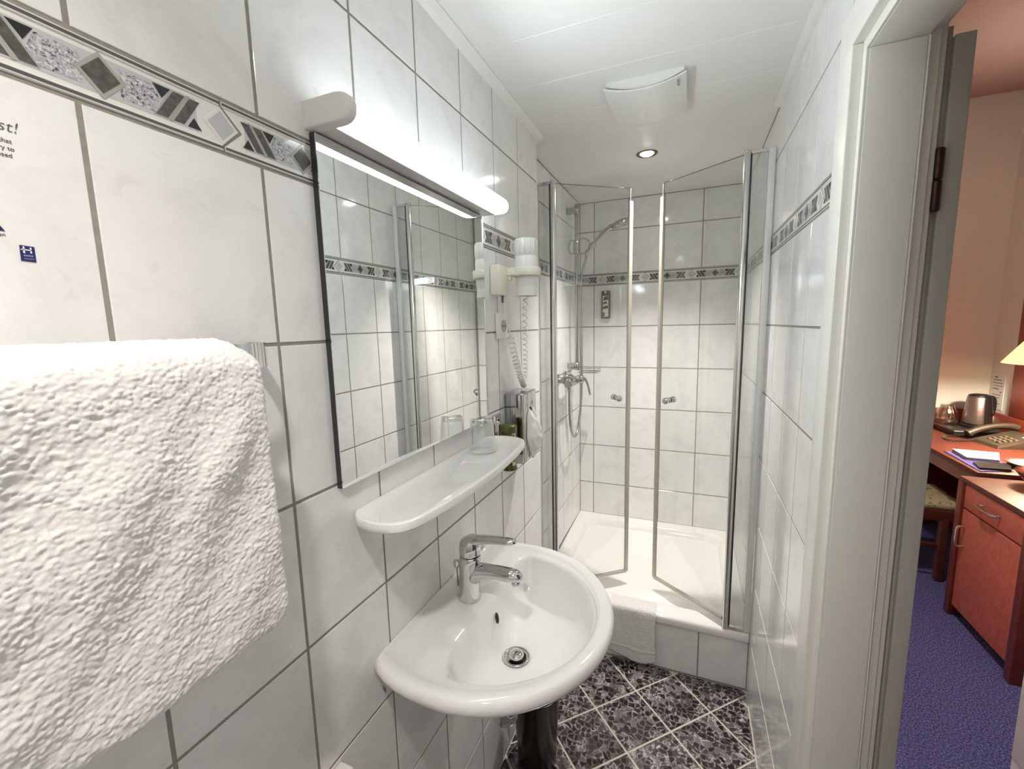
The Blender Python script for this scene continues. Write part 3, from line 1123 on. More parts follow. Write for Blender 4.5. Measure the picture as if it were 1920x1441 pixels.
# collapse towards the middle sheet at the right-hand end
px = mx + (px - mx) * (0.30 + 0.70 * edge)
front = np.clip((px - .083) / .03, 0, 1)
drop = np.clip((1.50 - pz) / .33, 0, 1)
diag = (Yg * 0.80 - pz * 0.55)
fold = (np.sin((diag + 0.02 * smooth_noise(Yg, pz, .11, 5)) * 2 * PI / 0.105 + 1.0) * .0042 * smooth_noise(Yg + 3, pz + 3, .10, 9) * 1.7 + smooth_noise(Yg + 1, pz + 2, .05, 3) * .0010) * np.clip(drop * 3, 0.15, 1) * np.clip((-.135 - Yg) / .05, 0.1, 1)
hh = terry_height(Yg + 9, Sg + 9, .0027, 11, .0026, 1.35) * (0.85 + 0.35 * smooth_noise(Yg + 5, Sg + 5, .009, 21)) + smooth_noise(Yg + 4, Sg + 4, .006, 13) * .0004
off = fold * front + hh
jit = terry_height(Sg + 2, Yg * 0 + 1, .003, 31, .0022)
P = np.stack([px + nrm[:, 0][:, None] * off, Yg + jit * np.clip((Yg + .145) / .005, 0, 1) + 0.004 * np.clip((1.47 - pz) / .3, 0, 1) * (Yg > -.2) * np.clip((Yg + .2) / .06, 0, 1) - np.clip((pz - 1.492) / .022, 0, 1) ** 1.5 * 0.016 * np.clip((Yg + .17) / .03, 0, 1), pz + nrm[:, 1][:, None] * off - .020 * np.clip((Yg + .185) / .05, 0, 1) ** 2.2 * np.clip((pz - 1.44) / .07, 0, 1) + .020 * np.clip((Yg + .175) / .04, 0, 1) ** 2 * np.clip((1.24 - pz) / .08, 0, 1)], -1)
tag(obj('bath_towel', grid_mesh('bath_towel', P, TERRY), TERRY), 'large white terry towel folded over the chrome rail on left wall', 'towel')

ra = thing('towel_rail', 'chrome towel rail on the left wall carrying the large towel', 'rail', (0, -0.35, 1.49))
path = [(0.0005, -.072), (.016, -.075), (.036, -.079), (.054, -.091), (.066, -.106), (.072, -.125), (.0735, -.15)]
path = [(v.x, v.y) for v in spline([(x, y, 0) for x, y in path], 6)]
path += [(.0735, -.3), (.0735, -.60)]
path += [(x, -.70 - y) for x, y in path[:-2][::-1]]
rb = MB()
rs = []
for k, (x, y) in enumerate(path):
    a = Vector(path[max(k - 1, 0)])
    b = Vector(path[min(k + 1, len(path) - 1)])
    t = (b - a).normalized()
    nx, ny = -t.y, t.x
    h, e = .0155, .0022
    rs.append([(x + nx * e, y + ny * e, 1.490 - h), (x - nx * e, y - ny * e, 1.490 - h), (x - nx * e, y - ny * e, 1.490 + h), (x + nx * e, y + ny * e, 1.490 + h)])
rb.rings(rs, 0, True, True)
obj('rail_band', rb, CHROME, ra, 40)

# bath mat over the tray rim
mpts = [(1.408, .2685), (1.39, .2695), (1.365, .2715), (1.345, .2735), (1.331, .2720), (1.3225, .263), (1.3195, .245), (1.3195, .21), (1.320, .15), (1.319, .09), (1.321, .042), (1.3245, .034), (1.328, .040), (1.3275, .10), (1.3265, .20)]
mp, ms = resample(spline([(y, 0, z) for y, z in mpts], 10), .0022)
xx = np.arange(.2665, .4655, .0022)
Sm, Xm = np.meshgrid(ms, xx, indexing='ij')
tg = np.gradient(mp, axis=0)
tg /= np.linalg.norm(tg, axis=1)[:, None]
nm = np.c_[-tg[:, 1], tg[:, 0]]
hm = terry_height(Xm + 3, Sm + 3, .0042, 5, .0022, 1.2)
zz = mp[:, 1][:, None] + 0 * Xm
wave = (.007 * np.sin((Xm - .26) / .2 * PI * 1.5 + .6) + .004 * smooth_noise(Xm + 2, Sm + 2, .05, 8)) * np.clip((.28 - zz) / .12, 0, 1)
band = np.exp(-((zz - .085) / .005) ** 2) * (-.0022)
hem = -.035 * np.clip((Xm - .36) / .10, 0, 1) ** 1.5 * 0 
low = np.clip((.12 - zz) / .09, 0, 1)
zoff = low * (.018 * np.cos((Xm - .27) / .19 * 2 * PI * .8) * 1.0)
offm = hm + band - wave * 0
Pm = np.stack([Xm + (Xm - .366) * .05 * low, mp[:, 0][:, None] - np.abs(wave) * np.clip((.29 - zz) / .05, 0, 1) + -nm[:, 0][:, None] * -offm, zz + zoff - nm[:, 1][:, None] * -offm], -1)
tag(obj('bath_mat', grid_mesh('bath_mat', Pm, TERRY), TERRY), 'small white terry bath mat hanging over the rim of the shower tray', 'towel')

# ------------------------------------------------------------ wall things right of the mirror
hd = thing('hair_dryer', 'white round hair dryer hanging in a cream holder right of the mirror', 'hair dryer', (0.0, 0.79, 1.66))
HC = (0.082, 0.822)
obj('holder_box', MB().box((0.0005, 0.722, 1.612), (0.034, 0.792, 1.702), 0, .005), CREAM, hd)
rm = MB().lathe([(.0375, 0), (.0445, 0), (.0455, .003), (.0455, .023), (.0435, .026), (.0375, .026)], (HC[0], HC[1], 1.672), n=40, cap0=False, cap1=False)
rm.box((0.010, 0.780, 1.674), (0.060, 0.800, 1.697), 0, .003)
rm.box((0.030, 0.786, 1.660), (0.044, 0.798, 1.680), 0, .003)
obj('holder_ring', rm, CREAM, hd)
dm = MB().lathe([(.0, 1.787), (.024, 1.787), (.0335, 1.785), (.0355, 1.781), (.0358, 1.735), (.0350, 1.734), (.0350, 1.732), (.0362, 1.731), (.0368, 1.70), (.0366, 1.672)], (HC[0], HC[1], 0), n=40, cap0=False, cap1=False)
dm.lathe([(.0355, 1.672), (.0335, 1.645), (.0325, 1.642), (.0325, 1.640), (.0325, 1.636), (.033, 1.625), (.0345, 1.612), (.033, 1.611), (.030, 1.63)], (HC[0], HC[1], 0), n=40, cap0=False, cap1=True)
obj('dryer_body', dm, PLASTIC, hd, 50)
gr = MB()
for k in range(14):
    a = 2 * PI * k / 14
    c, s = math.cos(a), math.sin(a)
    gr.tube([(HC[0] + .0362 * c, HC[1] + .0362 * s, 1.738), (HC[0] + .0362 * c, HC[1] + .0362 * s, 1.780)], .0009, 6)
obj('air_grille', gr, PLASTIC, hd)


def coil(path, r, turns, rt, n_per=10, sides=6, lo=None):
    ps = spline(path, 24)
    L = [0]
    for a, b in zip(ps[:-1], ps[1:]):
        L.append(L[-1] + (b - a).length)
    out = []
    N = turns * n_per
    for k in range(N + 1):
        f = (k / N) if lo is None else lo(k / N)
        sdist = f * L[-1]
        i = min(max(0, np.searchsorted(L, sdist) - 1), len(ps) - 2)
        t = (sdist - L[i]) / max(1e-9, L[i + 1] - L[i])
        p = ps[i].lerp(ps[i + 1], t)
        tg_ = (ps[i + 1] - ps[i]).normalized()
        a = tg_.cross(Vector((1, 0, 0))).normalized()
        b = tg_.cross(a)
        th = 2 * PI * k / n_per
        out.append(p + a * r * math.cos(th) + b * r * math.sin(th))
    return MB().tube(out, rt, sides)


cm = MB().tube(spline([(.022, .765, 1.613), (.024, .768, 1.585), (.030, .777, 1.54), (.034, .790, 1.50), (.034, .800, 1.484)]), .0027, 8)
cm2 = coil([(.034, .800, 1.486), (.034, .825, 1.43), (.034, .868, 1.36), (.036, .905, 1.312)], .0095, 17, .0024, 12, 6, lambda f: 1 - (1 - f) ** 1.6)
cm.add(cm2.v, cm2.f, 0, True)
obj('coiled_cord', cm, PLASTIC, hd)
cm3 = coil([(.036, .905, 1.312), (.040, .912, 1.36), (.050, .885, 1.46), (.066, .845, 1.56), (.078, .828, 1.615)], .0075, 19, .0016, 12, 6, lambda f: f ** 1.5)
obj('coiled_cord', cm3, CREAM, hd)
obj('cord_sleeve', MB().lathe([(.0045, 0), (.0036, -.022)], (.023, .765, 1.613), n=12), GREYST, hd)

so_ = thing('wall_socket', 'white square power socket on left wall under the hair dryer', 'socket', (0, .795, 1.52))
obj('socket_frame', MB().box((.0005, .752, 1.478), (.0105, .834, 1.560), 0, .004), PLASTIC, so_)
obj('socket_insert', MB().box((.0103, .766, 1.492), (.0125, .820, 1.546), 0, .001), PLASTIC, so_)
obj('socket_recess', MB().lathe([(.0205, 0), (.0195, .0012), (.0185, .0002), (.001, .0002)], (.0125, .793, 1.519), (1, 0, 0), n=32, cap0=False), pmat('recess_grey', (.40, .39, .36), .4), so_)
hb = MB()
for s in (-1, 1):
    hb.lathe([(.003, .0), (.003, .0006)], (.0128, .793 + s * .0095, 1.519), (1, 0, 0), n=12)
obj('socket_hole', hb, DARKHOLE, so_)

# soap dispenser
sd = thing('soap_dispenser', 'olive green soap bottle in a chrome bracket behind the shelf end', 'soap dispenser', (0, .735, 1.09))
obj('wall_bracket', MB().box((.0005, .712, 1.065), (.006, .758, 1.24), 0, .002).box((.004, .727, 1.085), (.016, .743, 1.22), 0, .002), CHROME, sd)
SBc = (.044, .737)
bm_ = MB().lathe([(.0235, 1.0650), (.0255, 1.0680), (.0255, 1.0730), (.0238, 1.0750), (.0238, 1.1850), (.0225, 1.1870)], (*SBc, 0), n=32)
obj('bottle', bm_, OLIVE2, sd)
obj('bottle_cap', MB().lathe([(.0250, 1.1870), (.0258, 1.1890), (.0258, 1.2060), (.0245, 1.2090), (.001, 1.2100)], (*SBc, 0), n=32), OLIVE, sd)


def cyl_patch(c, r, a0, a1, z0, z1, n=10):
    mb = MB()
    rs = []
    for z in (z0, z1):
        rs.append([(c[0] + r * math.cos(a0 + (a1 - a0) * k / n), c[1] + r * math.sin(a0 + (a1 - a0) * k / n), z) for k in range(n + 1)])
    mb.rings(rs, 0, False, False, True, False)
    return mb


obj('bottle_label', cyl_patch(SBc, .0241, -2.6, -1.9, 1.0820, 1.1800), LABELM, sd)
lb2 = cyl_patch(SBc, .0241, -.75, -.1, 1.0820, 1.1860)
obj('bottle_label', lb2, LABELM, sd)
obj('label_print', cyl_patch(SBc, .0244, -.70, -.35, 1.1650, 1.1830), LABELD, sd)
obj('label_print', cyl_patch(SBc, .0244, -.66, -.3, 1.0950, 1.1300), LABELD, sd)

# tissue dispenser
td = thing('tissue_dispenser', 'polished chrome tissue box on left wall with a white tissue pulled out', 'tissue box', (0, .873, 1.06))
obj('box_body', MB().box((.0005, .812, 1.058), (.068, .938, 1.298), 0, .006), pmat('dark_mirror_chrome', (.52, .52, .51), .08, 1.0), td)
sl = MB().lathe([(.0001, 0), (.026, 0), (.026, .0006)], (.0678, .876, 1.205), (1, 0, 0), n=32, squash=1.0)
sl.v = [(x, .876 + (y - .876) * .62, 1.215 + (z - 1.205) * 1.15) for x, y, z in sl.v]
obj('box_opening', sl, DARKHOLE, td)
tn, tv = 28, 40
rows = []
for i in range(tv):
    t = i / (tv - 1)
    z = 1.235 - .165 * t
    wdt = .012 + .034 * math.sin(PI * min(1, t * .9 + .08)) ** .8
    row = []
    for k in range(tn):
        u = k / (tn - 1) * 2 - 1
        bul = .030 * math.sin(PI * min(1, t * .95 + .03)) * (1 - u * u * .97)
        cr = .0055 * math.sin(u * 9 + t * 7) + .004 * math.sin(u * 17 - t * 13 + 1.2) + .003 * math.sin(t * 31 + u * 5)
        row.append((.071 + max(0, bul + cr * (0.3 + t) * (1 - u * u)) + .0005 - .003 * abs(u) ** 6, .878 + u * wdt + .008 * t + .003 * math.sin(t * 12 + u * 3), z + .006 * math.sin(u * 6 + 2 * t)))
    rows.append(row)
tm_ = MB().rings(rows, 0, False, False, True, False)
obj('tissue', tm_, TISSUE, td)

# notice printed on a tile
no = thing('wall_notice', 'dark printed guest notice text with blue logo on left wall tile above the towel', 'notice', (0.001, -0.30, 1.65))


def text(s, right, z, size, mat, shear=0.0, name='printed_line', bold=0.0):
    cu = bpy.data.curves.new(name, 'FONT')
    cu.body = s
    cu.size = size
    cu.shear = shear
    cu.align_x = 'RIGHT'
    cu.extrude = 0.00012
    cu.offset = bold
    t = bpy.data.objects.new('tmp', cu)
    COL.objects.link(t)
    dg = bpy.context.evaluated_depsgraph_get()
    me = bpy.data.meshes.new_from_object(t.evaluated_get(dg))
    bpy.data.objects.remove(t)
    me.materials.clear()
    me.materials.append(mat)
    return me


def wall_text(s, yr, z, size, mat, shear=0, name='printed_line', bold=0.0, par=no, x=0.0012):
    me = text(s, 0, 0, size, mat, shear, name, bold)
    o = link(name, me, par)
    o.matrix_local = Matrix.Translation(par.location).inverted() @ frame((x, yr, z), (0, 1, 0), (1, 0, 0))
    return o


x0n = .0004
wall_text('ust!', -.2715, 1.7005, .0135, INKG, .25, bold=-.00015, x=x0n)
wall_text(', that', -.2765, 1.6905, .0052, INKG, x=x0n)
wall_text('sary to', -.2755, 1.6842, .0052, INKG, x=x0n)
wall_text('used', -.2775, 1.6782, .0052, INKG, x=x0n)
wall_text('ren', -.2905, 1.6085, .0045, INKG, x=x0n)
I3 = lambda u, v, h: (h, u, v)
obj('dark_triangle', MB().prism([(-.309, 1.613), (-.2905, 1.613), (-.2995, 1.629)], x0n, x0n + .0002, I3), NAVY, no)
lg = obj('logo_square', MB().prism([(-.2835, 1.5885), (-.2735, 1.5880), (-.2733, 1.6020), (-.2830, 1.6025)], x0n, x0n + .0002, I3), NAVY, no)
hb = MB()
hb.prism([(-.2812, 1.5955), (-.2800, 1.5955), (-.2800, 1.6015), (-.2812, 1.6015)], x0n + .0002, x0n + .0004, I3)
hb.prism([(-.2765, 1.5958), (-.2755, 1.5958), (-.2755, 1.6010), (-.2765, 1.6010)], x0n + .0002, x0n + .0004, I3)
hb.prism([(-.2824, 1.5983), (-.2755, 1.5980), (-.2755, 1.5989), (-.2824, 1.5992)], x0n + .0002, x0n + .0004, I3)
obj('logo_letter', hb, WHITEP, no)
hb = MB()
for k in range(5):
    hb.prism([(-.2812 + k * .0013, 1.5928), (-.2803 + k * .0013, 1.5928), (-.2803 + k * .0013, 1.5940), (-.2812 + k * .0013, 1.5940)], x0n + .0002, x0n + .0004, I3)
    hb.prism([(-.2812 + k * .0013, 1.5904), (-.2803 + k * .0013, 1.5904), (-.2803 + k * .0013, 1.5910), (-.2812 + k * .0013, 1.5910)], x0n + .0002, x0n + .0004, I3)
obj('logo_small_print', hb, pmat('pale_blue_print', (.3, .34, .5), .5), no)

# small dispenser low on the left wall
hy = thing('bag_dispenser', 'pale box with dark slot low on left wall at bottom edge of photo', 'dispenser', (0, -.045, .64))
obj('box_body', MB().box((.0005, -.115, .58), (.030, .022, .742), 0, .003), PLASTIC, hy)
obj('box_slot', MB().box((.0295, -.105, .60), (.0312, .012, .733)), DARKHOLE, hy)

# waste bin
bi = thing('waste_bin', 'dark brown streaked round waste bin on floor under the basin', 'bin', (.128, .785, 0))
bmn = MB().lathe([(.058, .001), (.065, .004), (.067, .012), (.080, .270), (.082, .273), (.0805, .276), (.078, .273), (.064, .02), (.001, .018)], (.110, .770, 0), n=44, cap1=False)
obj('bin_body', bmn, BIN, bi)

# ------------------------------------------------------------ ceiling vent, downlights
ve = thing('ceiling_vent', 'white square fan cover on the ceiling in front of the shower', 'vent', (.418, 1.0, 2.2))
def bow(t, z_mid, rise):
    return z_mid + rise * t * t


rs = []
for k in range(17):
    t = k / 16 * 2 - 1
    x = .418 + .110 * t
    zb = min(bow(t, 2.2035, .024), ZCEIL - .004)
    rs.append([(x, .934, zb), (x, 1.155, zb + .002), (x, 1.155, ZCEIL + .001), (x, .934, ZCEIL + .001)])
obj('fan_housing', MB().rings(rs, 0, True, True), CEIL, ve, 35)
rs = []
for k in range(17):
    t = k / 16 * 2 - 1
    x = .418 + .1165 * t
    zb = bow(t, 2.193, .021)
    rs.append([(x, .922, zb), (x, 1.166, zb + .004), (x, 1.166, zb + .008), (x, .922, zb + .004)])
obj('fan_cover', MB().rings(rs, 0, True, True), CEIL, ve, 35)
vt = MB()
for k, (a, b) in enumerate([(0, .008), (.010, .016), (.018, .021), (.023, .029), (.031, .034)]):
    vt.box((.510, .938 + a, 2.2055), (.5155, .938 + b, 2.2085))
obj('cover_lettering', vt, pmat('grey_print', (.30, .31, .30), .5), ve)


def downlight(x, y, label):
    t = thing('ceiling_downlight', label, 'lamp', (x, y, ZCEIL), 'halogen ceiling spots')
    rb_ = MB().lathe([(.027, .004), (.029, -.002), (.040, -.004), (.0445, -.002), (.0455, .002)], (x, y, ZCEIL), n=40, cap0=False, cap1=False)
    obj('ring', rb_, STEEL_D, t)
    b_ = MB().lathe([(.0265, .001), (.025, -.003), (.018, -.007), (.008, -.009), (.001, -.0095)], (x, y, ZCEIL), n=28)
    obj('bulb', b_, BULB, t)


downlight(.372, 1.554, 'round lit halogen spot in the ceiling above the shower')
downlight(.430, -.56, 'round lit halogen spot in the ceiling above the entrance end of the bathroom')

# ------------------------------------------------------------ shower tray
def rrect(x0, x1, y0, y1, r, z, n=10):
    pts = []
    for cx, cy, a in ((x1 - r, y1 - r, 0), (x0 + r, y1 - r, PI / 2), (x0 + r, y0 + r, PI), (x1 - r, y0 + r, 3 * PI / 2)):
        for k in range(n + 1):
            th = a + PI / 2 * k / n
            pts.append((cx + r * math.cos(th), cy + r * math.sin(th), z))
    return pts


sx0, sx1, sy0, sy1 = XS + .001, XR - .001, 1.330, YB - .001
tb = MB()
rs = [rrect(sx0 + .003, sx1 - .003, sy0 + .003, sy1, .004, .254), rrect(sx0, sx1, sy0, sy1, .004, .258), rrect(sx0, sx1, sy0, sy1, .004, .284),
      rrect(sx0, sx1, sy0 + .004, sy1, .004, .290), rrect(sx0, sx1, sy0 + .012, sy1, .004, ZT)]
for dx, dy0, dy1, r, z in ((.045, .075, .050, .06, .2938), (.055, .085, .060, .065, .2915), (.064, .094, .069, .07, .284), (.078, .108, .082, .075, .250), (.094, .124, .098, .08, .215), (.112, .142, .116, .085, .200), (.15, .18, .155, .09, .1945), (.30, .30, .30, .06, .190)):
    rs.append(rrect(sx0 + dx, sx1 - dx, sy0 + dy0, sy1 - dy1, r, z))
rs = [[(x, y, z - .030 * (YB - y) / .875 * min(1, max(0, (z - .15) / .05))) for x, y, z in r] for r in rs]
tb.rings(rs, 0, True, True)
obj_tray = tag(obj('shower_tray', tb, ENAMEL, None, 60), 'white enamel shower tray raised on the tiled base behind the glass doors', 'shower tray')
# dark joint strip between tray and tiles is the grout of trim_1

# ------------------------------------------------------------ shower enclosure


def enclosure(side):
    L = side < 0
    cx = 0.376
    X = lambda d_: cx + side * d_          # d_ measured from the middle of the opening
    yp = 1.342
    lab = 'left folding shower screen with clear glass door, beside the left wall end' if L else 'right folding shower screen with clear glass door, beside the right wall'
    t = thing('shower_screen', lab, 'shower door', (X(.36), yp, ZT), 'glass shower screens')
    zt, zb = 2.108, ZT - .026
    # wall profile, fixed glass strip, hinge pole
    obj('wall_profile', MB().box((X(.4475), yp - .010, zb), (X(.426), yp + .010, zt + .004), 0, .002), ALUP, t)
    obj('side_glass', MB().box((X(.427), yp - .003, zb + .003), (X(.374), yp + .003, zt)), GLASSG, t)
    obj('top_rail', MB().box((X(.427), yp - .008, zt - .006), (X(.372), yp + .008, zt + .005), 0, .001), ALU, t)
    obj('bottom_rail', MB().box((X(.427), yp - .008, zb), (X(.372), yp + .008, zb + .012), 0, .001), ALU, t)
    pole = MB().lathe([(.0115, zb), (.0125, zb + .002), (.0125, zt), (.0115, zt + .003)], (X(.3605), yp, 0), n=28)
    obj('hinge_pole', pole, ALU, t)
    obj('pole_gasket', MB().box((X(.3755), yp - .007, zb + .001), (X(.3715), yp + .005, zt - .002)), BLACKEDGE, t)
    obj('pole_cap', MB().lathe([(.0135, zt - .002), (.0138, zt + .004), (.012, zt + .007)], (X(.3605), yp, 0), n=24), CHROME, t)
    # swung-in door
    h0 = Vector((X(.349), yp + .004, 0))
    h1 = Vector(((.3045 if L else .4435), 1.560 if L else 1.552, 0))
    dv = (h1 - h0)
    ln = dv.length
    dv.normalize()
    nv = Vector((-dv.y, dv.x, 0))

    def DB(u0, u1, z0, z1, th, mi=0, mb=None):
        mb = mb or MB()
        q = []
        for z in (z0, z1):
            for u, s in ((u0, -1), (u1, -1), (u1, 1), (u0, 1)):
                p = h0 + dv * u + nv * (s * th / 2)
                q.append((p.x, p.y, z))
        return mb.add(q, [(3, 2, 1, 0), (4, 5, 6, 7), (0, 1, 5, 4), (1, 2, 6, 5), (2, 3, 7, 6), (3, 0, 4, 7)], mi)

    dz0, dz1 = ZT + .010, zt - .004
    obj('door_glass', DB(0, ln, dz0, dz1, .006), GLASS, t)
    edge_ = DB(0, ln, dz1 - .0008, dz1 + .0006, .0062)
    DB(ln - .0008, ln + .0006, dz0, dz1, .0062, 0, edge_)
    obj('glass_edge', edge_, pmat('green_glass_edge', (.16, .19, .17), .15), t)
    st = DB(ln - .004, ln + .010, dz0, 2.050, .012)
    DB(ln + .010, ln + .013, dz0, 2.048, .006, 0, st)
    obj('edge_seal', st, SEAL, t)
    obj('bottom_seal', DB(0.0, ln + .004, dz0 - .007, dz0 + .006, .011), SEAL, t)
    cl = DB(ln - .030, ln, dz1 - .001, dz1 + .004, .008)
    obj('corner_clip', cl, CHROME, t)
    kc = h0 + dv * (ln - .058) + Vector((0, 0, 1.176))
    km = MB()
    for s in (-1, 1):
        km.lathe([(.007, .003), (.007, .010), (.010, .013), (.0135, .017), (.0145, .022), (.0145, .030), (.013, .033), (.001, .034)], kc, tuple(nv * s), n=24)
        km.lathe([(.0125, .003), (.0125, .006), (.011, .007)], kc, tuple(nv * s), n=24)
    obj('door_knob', km, CHROME, t)


enclosure(-1)
enclosure(1)

# ------------------------------------------------------------ shower fittings
RX, RY = -.022, 1.905
rl = thing('shower_rail', 'chrome vertical rail on shower left wall holding the hand shower', 'shower rail', (RX, RY, 1.26))
rm = MB().lathe([(.009, 1.262), (.0105, 1.264), (.0105, 2.158), (.009, 2.160)], (RX, RY, 0), n=20)
obj('rail_tube', rm, SATIN, rl)
for z in (2.128, 1.285):
    obj('rail_bracket', MB().box((XS + .001, RY - .013, z - .017), (RX + .006, RY + .013, z + .017), 0, .004).lathe([(.0145, -.02), (.0145, .02)], (RX, RY, z), n=20), SATIN, rl)
sm = MB().lathe([(.0155, 1.902), (.017, 1.905), (.017, 1.972), (.0155, 1.975)], (RX, RY, 0), n=24)
sm.tube(spline([(RX + .015, RY - .004, 1.972), (RX + .040, RY - .008, 1.978), (RX + .068, RY - .008, 1.962), (RX + .076, RY - .006, 1.935), (RX + .068, RY - .004, 1.908), (RX + .040, RY - .002, 1.898), (RX + .014, RY, 1.903)]), .0052, 10)
sm.tube(spline([(RX - .014, RY, 1.97), (RX - .034, RY - .006, 1.968), (RX - .042, RY - .008, 1.936), (RX - .034, RY - .006, 1.905), (RX - .014, RY, 1.903)]), .0042, 10)
sm.lathe([(.013, -.016), (.0155, -.010), (.0155, .016), (.013, .020)], (RX + .086, RY - .008, 1.932), (.72, -.12, .62), n=20)
obj('shower_holder', sm, SATIN, rl)
bk = MB()
for k in range(7):
    bk.tube([(.020 + .0125 * k, 1.895, 1.248), (.020 + .0125 * k, 1.995, 1.248)], .0016, 6)
    if k < 7:
        bk.tube([(.020 + .0125 * k, 1.895, 1.262), (.020 + .0125 * k, 1.895, 1.247)], .0014, 6)
for z in (1.262, 1.248):
    bk.tube(spline([(-.012, 1.895, z), (.085, 1.893, z), (.098, 1.905, z), (.098, 1.985, z), (.085, 1.997, z), (-.012, 1.995, z), (-.016, 1.95, z), (-.012, 1.895, z)], 5), .0022, 8)
obj('soap_basket', bk, SATIN, rl)

hs = thing('hand_shower', 'chrome hand shower with hose resting in the rail holder', 'shower head', (.07, RY, 1.93))
jp = Vector((RX + .086, RY - .008, 1.932))
hp = spline([jp + Vector((-.030, .002, -.026)), jp, jp + Vector((.045, -.010, .045)), jp + Vector((.085, -.018, .076)), jp + Vector((.115, -.022, .090))], 8)
hm_ = MB().tube(hp, [.0085 + .0045 * (k / (len(hp) - 1)) for k in range(len(hp))], 16)
obj('handle', hm_, SATIN, hs)
hc = jp + Vector((.158, -.026, .096))
ax = Vector((-.25, -.10, .96))
hm_ = MB()
rs = []
a1 = Vector((.965, -.06, .25)).normalized()
a2 = ax.cross(a1).normalized()
ax = a1.cross(a2)
for r, h in ((.012, .020), (.030, .018), (.043, .010), (.047, .002), (.047, -.008), (.044, -.012), (.038, -.013), (.001, -.013)):
    rs.append([hc + a1 * (r * 1.12 * math.cos(2 * PI * k / 32)) + a2 * (r * math.sin(2 * PI * k / 32)) - ax * 0 + ax * h for k in range(32)])
hm_.rings(rs, 0, True, True)
obj('head', hm_, SATIN, hs)
hose = spline([jp + Vector((-.030, .002, -.026)), (.034, RY - .015, 1.87), (.012, RY - .02, 1.78), (.004, RY - .02, 1.65), (.006, RY - .01, 1.45), (.004, RY + .01, 1.25), (-.001, RY + .01, 1.08), (-.004, RY - .02, .975), (-.008, 1.83, .905), (-.010, 1.765, .915), (-.012, 1.715, .99), (-.012, 1.70, 1.08), (-.012, 1.695, 1.185)], 12)
obj('hose', MB().tube(hose, .0072, 10), pmat('ribbed_steel_hose', (.42, .40, .37), .25, 1.0), hs)

mx_ = thing('shower_mixer', 'chrome lever mixer on shower left wall below the rail', 'tap', (XS, 1.74, 1.215))
mm = MB().lathe([(.018, -.075), (.023, -.072), (.0235, 0), (.0235, .070), (.022, .075)], (-.012, 1.745, 1.213), (0, 1, 0), n=28)
obj('mixer_body', mm, SATIN, mx_)
for yq in (1.685, 1.835):
    mm = MB().lathe([(.034, .001), (.033, .006), (.020, .010), (.016, .014), (.016, .040)], (XS, yq, 1.228), (1, 0, 0), n=28)
    mm.tube([(XS + .040, yq, 1.228), (-.020, yq + (.02 if yq < 1.75 else -.02), 1.215)], .015, 14)
    obj('wall_rosette', mm, SATIN, mx_)
mm = MB().lathe([(.021, 0), (.0225, .006), (.0225, .030), (.019, .036), (.008, .038)], (.004, 1.800, 1.222), (1, 0, .1), n=24)
mm.tube(spline([(.030, 1.800, 1.232), (.050, 1.803, 1.222), (.062, 1.812, 1.19), (.070, 1.83, 1.135)]), [.011, .011, .010, .010, .009, .009, .008, .008, .008, .0075, .0075, .007, .007, .007, .0065, .0065, .006, .006, .006, .006, .006, .006, .006, .006, .005], 12)
obj('mixer_lever', mm, SATIN, mx_)
obj('hose_nut', MB().lathe([(.010, 0), (.010, -.024), (.008, -.026)], (-.012, 1.695, 1.192), n=14), SATIN, mx_)

sp = thing('shampoo_dispenser', 'small dark olive dispenser with pale print on shower back wall', 'soap dispenser', (.0905, YB, 1.63))
obj('dispenser_body', MB().box((.065, YB - .030, 1.549), (.116, YB - .0005, 1.713), 0, .005), DISP, sp)
pr = MB()
pr.box((.0735, YB - .0312, 1.560), (.1075, YB - .0302, 1.684), 0)
obj('front_label', pr, LABELM, sp)
for a, b, z0, z1 in ((.0735, .100, 1.632, 1.652), (.078, .1075, 1.655, 1.684), (.0735, .1075, 1.604, 1.628), (.0735, .086, 1.560, 1.590)):
    poly = [(a, z0), (b, z0 + .006), (b - .003, z1), (a + .002, z1 - .008)]
    obj('label_print', MB().prism(poly, YB - .0305, YB - .0320, lambda u, v, h: (u, h, v)), DISP, sp)
obj('dispenser_spout', MB().box((.084, YB - .040, 1.698), (.097, YB - .028, 1.711), 0, .003), LABELM, sp)

# ------------------------------------------------------------ bedroom beyond the door
RXW, RYW, RZC = 2.50, 3.50, 2.93
struct(obj('wall_bedroom_far', MB().box((0.93, RYW, 0), (RXW + .1, RYW + .1, RZC)), ROOMW))
struct(obj('wall_bedroom_right', MB().box((RXW, -1.6, 0), (RXW + .1, RYW, RZC)), ROOMW))
struct(obj('wall_bedroom_near', MB().box((0.93, -1.7, 0), (RXW + .1, -1.6, RZC)), ROOMW))
mb = MB()
mb.box((0.9225, DO1, 0), (0.93, RYW + .1, RZC))
mb.box((0.9225, -1.7, 0), (0.93, DO0, RZC))
mb.box((0.9225, DO0, 2.005), (0.93, DO1, RZC))
struct(obj('wall_bedroom_left', mb, ROOMW))
struct(obj('ceiling_bedroom', MB().box((0.92, -1.7, RZC), (RXW + .1, RYW + .1, RZC + .1)), ROOMC))
struct(obj('floor_bedroom', MB().box((0.905, -1.7, -.12), (RXW + .1, RYW + .1, 0.0)), CARPET))

